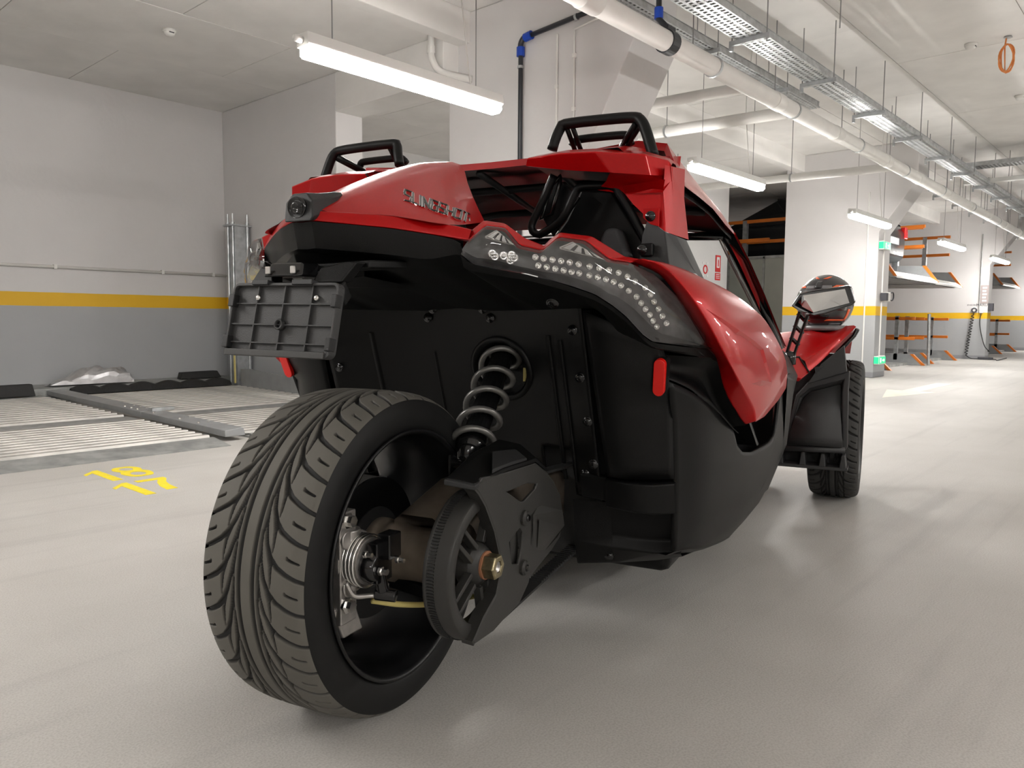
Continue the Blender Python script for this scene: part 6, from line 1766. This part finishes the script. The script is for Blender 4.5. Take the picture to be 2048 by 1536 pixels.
# ================================================================== CAR LIFTS IN THE FARTHER BAYS
def rail(name, pts, w, m, parent):
    a, b = Vector(pts[0]), Vector(pts[1])
    return MB().tube([a, b], w, 4).build(name, m, parent)
def lift(x0, label, zp, y0=3.95, L=4.9, width=2.6, lower=True, label2=None):
    """raised platform: deck sloping down towards the lane, orange bars each side on posts"""
    t = empty('car_lift', (x0, y0, zp))
    MB().prism([(0, .1, 0), (width, .1, 0), (width, L, .08), (0, L, .08)], (0, 0, -.06)).build('deck', 'lift_grey', t)
    n = 24
    base = None
    for k in range(n):
        x = .05 + (width - .1) * k / n
        if base is None:
            base = MB().prism([(0, .1, -.075), (.055, .1, -.075), (.055, L, .005), (0, L, .005)], (0, 0, .012)).build('deck_slat', 'galv', t); o = base
        else:
            o = base.copy(); COL.objects.link(o); o.parent = t
        o.location = (x, 0, 0)
    MB().prism([(-.04, -.02, -.08), (width + .04, -.02, -.08), (width + .04, .1, .0), (-.04, .1, .0)], (0, 0, .05)).build('front_edge', 'white_metal', t, bevel=.008)
    for x in (-.06, width):
        MB().prism([(x, -.02, -.05), (x, .22, .27), (x, L, .45), (x, L, .10)], (.06, 0, 0)).build('side_panel', 'lift_grey', t)
        MB().prism([(x - .004, -.035, -.05), (x - .004, .205, .275), (x - .004, .26, .275), (x - .004, .02, -.05)], (.068, 0, 0)).build('orange_edge', 'orange_paint', t)
        for yp in (.7, 2.6):
            MB().box(x - .01, x + .07, yp, yp + .08, .2, 1.05).build('rail_post', 'galv', t)
        for zz in (.62, 1.0):
            MB().box(x + .0, x + .06, .25, L - .1, zz, zz + .06).build('orange_rail', 'orange_paint', t, bevel=.006)
    # carrying posts
    for x in (-.10, width + .04):
        MB().box(x - .05, x + .05, L - .5, L - .38, -zp, 1.6).build('lift_column', 'lift_grey', t)
    tag(t, label, 'car lift')
    return t
lift(13.75, 'raised car lift with orange rails past the column with exit signs', 1.66, y0=3.82)
lift(16.6, 'second raised car lift with orange rails near the far wall', 1.66, y0=3.9, width=2.1)
lift(24.7, 'raised car lift with orange rails beyond the charging wall', 1.95, y0=4.15)
def ground_frame(x0, w, y0, label):
    t = empty('ground_frame', (x0, y0, 0))
    for x in (0, w):
        MB().prism([(x, .0, 0.002), (x, .22, .22), (x, 4.5, .30), (x, 4.5, 0.002)], (.06, 0, 0)).build('side_panel', 'lift_grey', t)
        MB().prism([(x - .004, -.015, .002), (x - .004, .205, .222), (x - .004, .265, .222), (x - .004, .045, .002)], (.068, 0, 0)).build('orange_edge', 'orange_paint', t)
        for yp in (.5, 2.4):
            MB().box(x, x + .06, yp, yp + .07, .1, .98).build('rail_post', 'galv', t)
        for zz in (.50, .90):
            MB().box(x + .0, x + .05, .2, 4.3, zz, zz + .06).build('orange_rail', 'orange_paint', t, bevel=.006)
    MB().box(.06, w, .3, 4.5, .0, .05).build('deck', 'galv_dull', t)
    tag(t, label, 'railing')
ground_frame(14.5, 2.2, 4.05, 'ground level parking frame with orange rails under the first lift')
ground_frame(17.6, 2.0, 4.1, 'ground level parking frame with orange rails under the second lift')
ground_frame(24.9, 2.2, 4.1, 'ground level parking frame with orange rails beyond the charging wall')
for x, lab in ((16.9, 'leaning grey steel prop in the orange railing'),):
    t = MB().tube([(x, 4.02, 0.0), (x - .12, 4.02, 1.02)], .03, 8).build('steel_prop', 'galv'); tag(t, lab, 'prop')

# parked cars on the lifts
mat('screen_sheet', (0.36, 0.37, 0.33), 0.5, noise=0.05, nscale=4)
mat('car_dark', (0.010, 0.012, 0.014), 0.3, coat=0.3)
mat('car_silver', (0.42, 0.43, 0.42), 0.35, metal=0.3, coat=0.6)
mat('tail_red', (0.5, 0.01, 0.01), 0.2, coat=0.6)
mat('glass_dark', (0.01, 0.011, 0.012), 0.05, coat=0.5)
def parked_car(x, y, z, m, label, w=1.8, L=4.2, h=1.45):
    t = empty('parked_car', (x, y, z))
    secs = [(0.0, .35, .80, .80), (.12, .28, .98, .95), (.5, .25, 1.02, 1.0), (1.0, .25, 1.0, 1.0), (2.8, .25, .95, 1.0), (3.8, .28, .85, .97), (L, .38, .65, .85)]
    rows = []
    for yy, z0, z1, s in secs:
        hw = w / 2 * s
        rows.append([(-hw * .9, yy, z0), (-hw, yy, (z0 + z1) / 2), (-hw * .96, yy, z1 - .05), (-hw * .85, yy, z1), (hw * .85, yy, z1), (hw * .96, yy, z1 - .05), (hw, yy, (z0 + z1) / 2), (hw * .9, yy, z0)])
    b = MB().grid(rows, closed_u=True); n = 8
    b.f += [tuple(range(n))[::-1], tuple(range((len(secs) - 1) * n, len(secs) * n))]; b.m += [0, 0]
    b.build('body', m, t, smooth=True, bevel=.03)
    rows = []
    for yy, z1, s in ((.10, .97, .78), (.55, h, .66), (1.9, h + .02, .66), (2.9, .97, .78)):
        hw = w / 2 * s
        rows.append([(-hw - .06, yy, .95), (-hw, yy, z1), (hw, yy, z1), (hw + .06, yy, .95)])
    MB().grid(rows).build('greenhouse', 'glass_dark', t, smooth=True, bevel=.03)
    MB().box(-w * .31, w * .31, .5, 1.95, h, h + .03).build('roof', m, t, bevel=.012)
    for s_ in (-1, 1):
        MB().box(s_ * w * .40 - .09, s_ * w * .40 + .09, -.02, .06, .70, .92).build('tail_lamp', 'tail_red', t, bevel=.02)
        for yy in (.75, 3.3):
            MB().lathe([(.0001, -.1), (.30, -.1), (.32, -.08), (.32, .08), (.30, .1), (.0001, .1)], 24, Matrix.Translation((s_ * w * .42, yy, .32))).build('wheel', 'rubber', t, smooth=True)
    MB().box(-.26, .26, -.02, .02, .56, .68).build('number_plate', 'lift_grey', t)
    tag(t, label, 'car')
parked_car(15.05, 4.25, 1.70, 'car_dark', 'dark car with red tail lamps parked on the raised lift')
parked_car(14.9, 6.1, 2.05, 'car_dark', 'dark car seen through the gap beside the wall block') if False else None
# pale partition screen seen through the gap by the wall block
t = empty('partition_screen', (13.5, 5.3, 0))
for k in range(5):
    MB().box(-.02, .02, k * .68 + .02, k * .68 + .66, .05, 1.98).build('panel', 'screen_sheet', t, bevel=.006)
for k in range(6):
    MB().box(-.03, .03, k * .68 - .02, k * .68 + .02, 0, 2.02).build('panel_post', 'galv_dull', t)
MB().box(-.03, .03, -.02, 3.42, 1.98, 2.03).build('top_rail', 'galv_dull', t)
tag(t, 'pale grey green partition screen behind the wall block gap', 'partition')
t = empty('overhead_rail', (13.5, 5.9, 2.28))
MB().box(-.03, .03, 0, 2.6, 0, .07).build('orange_rail', 'orange_paint', t, bevel=.006)
for y in (.75, 2.2):
    MB().box(-.025, .025, y, y + .06, -.22, .0).build('orange_post', 'orange_paint', t)
    MB().box(-.06, .06, y - .06, y + .12, -.26, -.20).build('post_foot', 'galv', t)
tag(t, 'orange rail above the pale partition screen', 'rail')

# ================================================================== CHARGING WALL
cw_ = 20.79
t = empty('charging_cable', (cw_, 4.02, 1.15))
MB().box(-.05, .01, -.05, .05, -.05, .07).build('socket', 'white_plastic', t, bevel=.01)
MB().lathe([(.03, -.06), (.06, -.06), (.06, -.02), (.03, -.02)], 20, closed=True).build('plug_ring', 'dark_print', t)
pts = []
for i in range(14 * 10 + 1):
    f = i / 140
    a = 2 * pi * 14 * f
    pts.append((-.06 + .03 * cos(a), .02 + .10 * f + .03 * sin(a), -.12 - .92 * f))
MB().tube([(-.04, 0, -.03), (-.06, .01, -.10)] + pts, .009, 6).build('coiled_cable', 'rubber', t, smooth=True)
MB().tube(catmull([(-.06, .13, -1.05), (-.1, -.0, -1.13), (-.14, -.25, -1.135), (-.2, -.5, -1.135), (-.6, -.62, -1.135), (-.5, -.78, -1.08)], 6), .010, 6).build('floor_cable', 'rubber', t, smooth=True)
MB().box(-.2, -.1, -.45, -.15, -1.148, -1.09).build('control_box', 'dark_print', t, bevel=.01)
tag(t, 'black coiled charging cable hanging from a wall socket', 'cable')
t = empty('charging_lead', (cw_, 3.88, 1.12))
MB().box(-.05, .01, -.04, .04, -.04, .05).build('socket', 'white_plastic', t, bevel=.01)
MB().tube(catmull([(-.04, 0, -.03), (-.06, .01, -.25), (-.08, -.03, -.5), (-.1, -.12, -.8), (-.2, -.25, -.93), (-.7, -.3, -.9)], 6), .010, 6).build('lead', 'rubber', t, smooth=True)
tag(t, 'straight black charging lead drooping from its socket', 'cable')
mat('poster_grey', (0.36, 0.31, 0.30), 0.6)
t = empty('notice_poster', (cw_ + .008, 3.84, 1.52))
MB().box(-.012, -.008, -.085, .085, -.21, .21).build('sheet', 'poster_grey', t)
for k in range(5):
    MB().box(-.014, -.012, -.05 + .015 * (k % 2), .04, .13 - k * .075, .17 - k * .075).build('print_block', 'paper', t)
tag(t, 'paper notice with printed blocks on the far wall end', 'poster')
for yy, tx, lab in ((3.86, 'MARUS', 'small dark bay label on the charging wall under the notice'), (4.06, '37 HV 901 30', 'small dark label beside the charging sockets')):
    o = text_mesh('bay_label', tx, .085 if yy < 4 else .045, .001, 'dark_print')
    o.rotation_euler = (radians(90), 0, radians(-90)); o.location = (cw_ + .007, yy, 1.27)
    tag(o, lab, 'label')

t = empty('column_conduit', (cw_, 3.93, 1.16))
MB().tube([(-.015, 0, 0), (-.015, 0, 1.75)], .012, 8).build('pipe', 'galv_dull', t)
tag(t, 'dark conduit running down to the charging sockets', 'conduit')
t = empty('wall_socket', (20.95, 3.72, 1.22))
MB().box(-.12, .0, -.06, .04, -.09, .09).build('black_box', 'dark_print', t, bevel=.006)
MB().box(.0, .12, -.05, .04, -.07, .07).build('white_box', 'white_plastic', t, bevel=.01)
tag(t, 'black and white switch box on the far wall end', 'switch box')
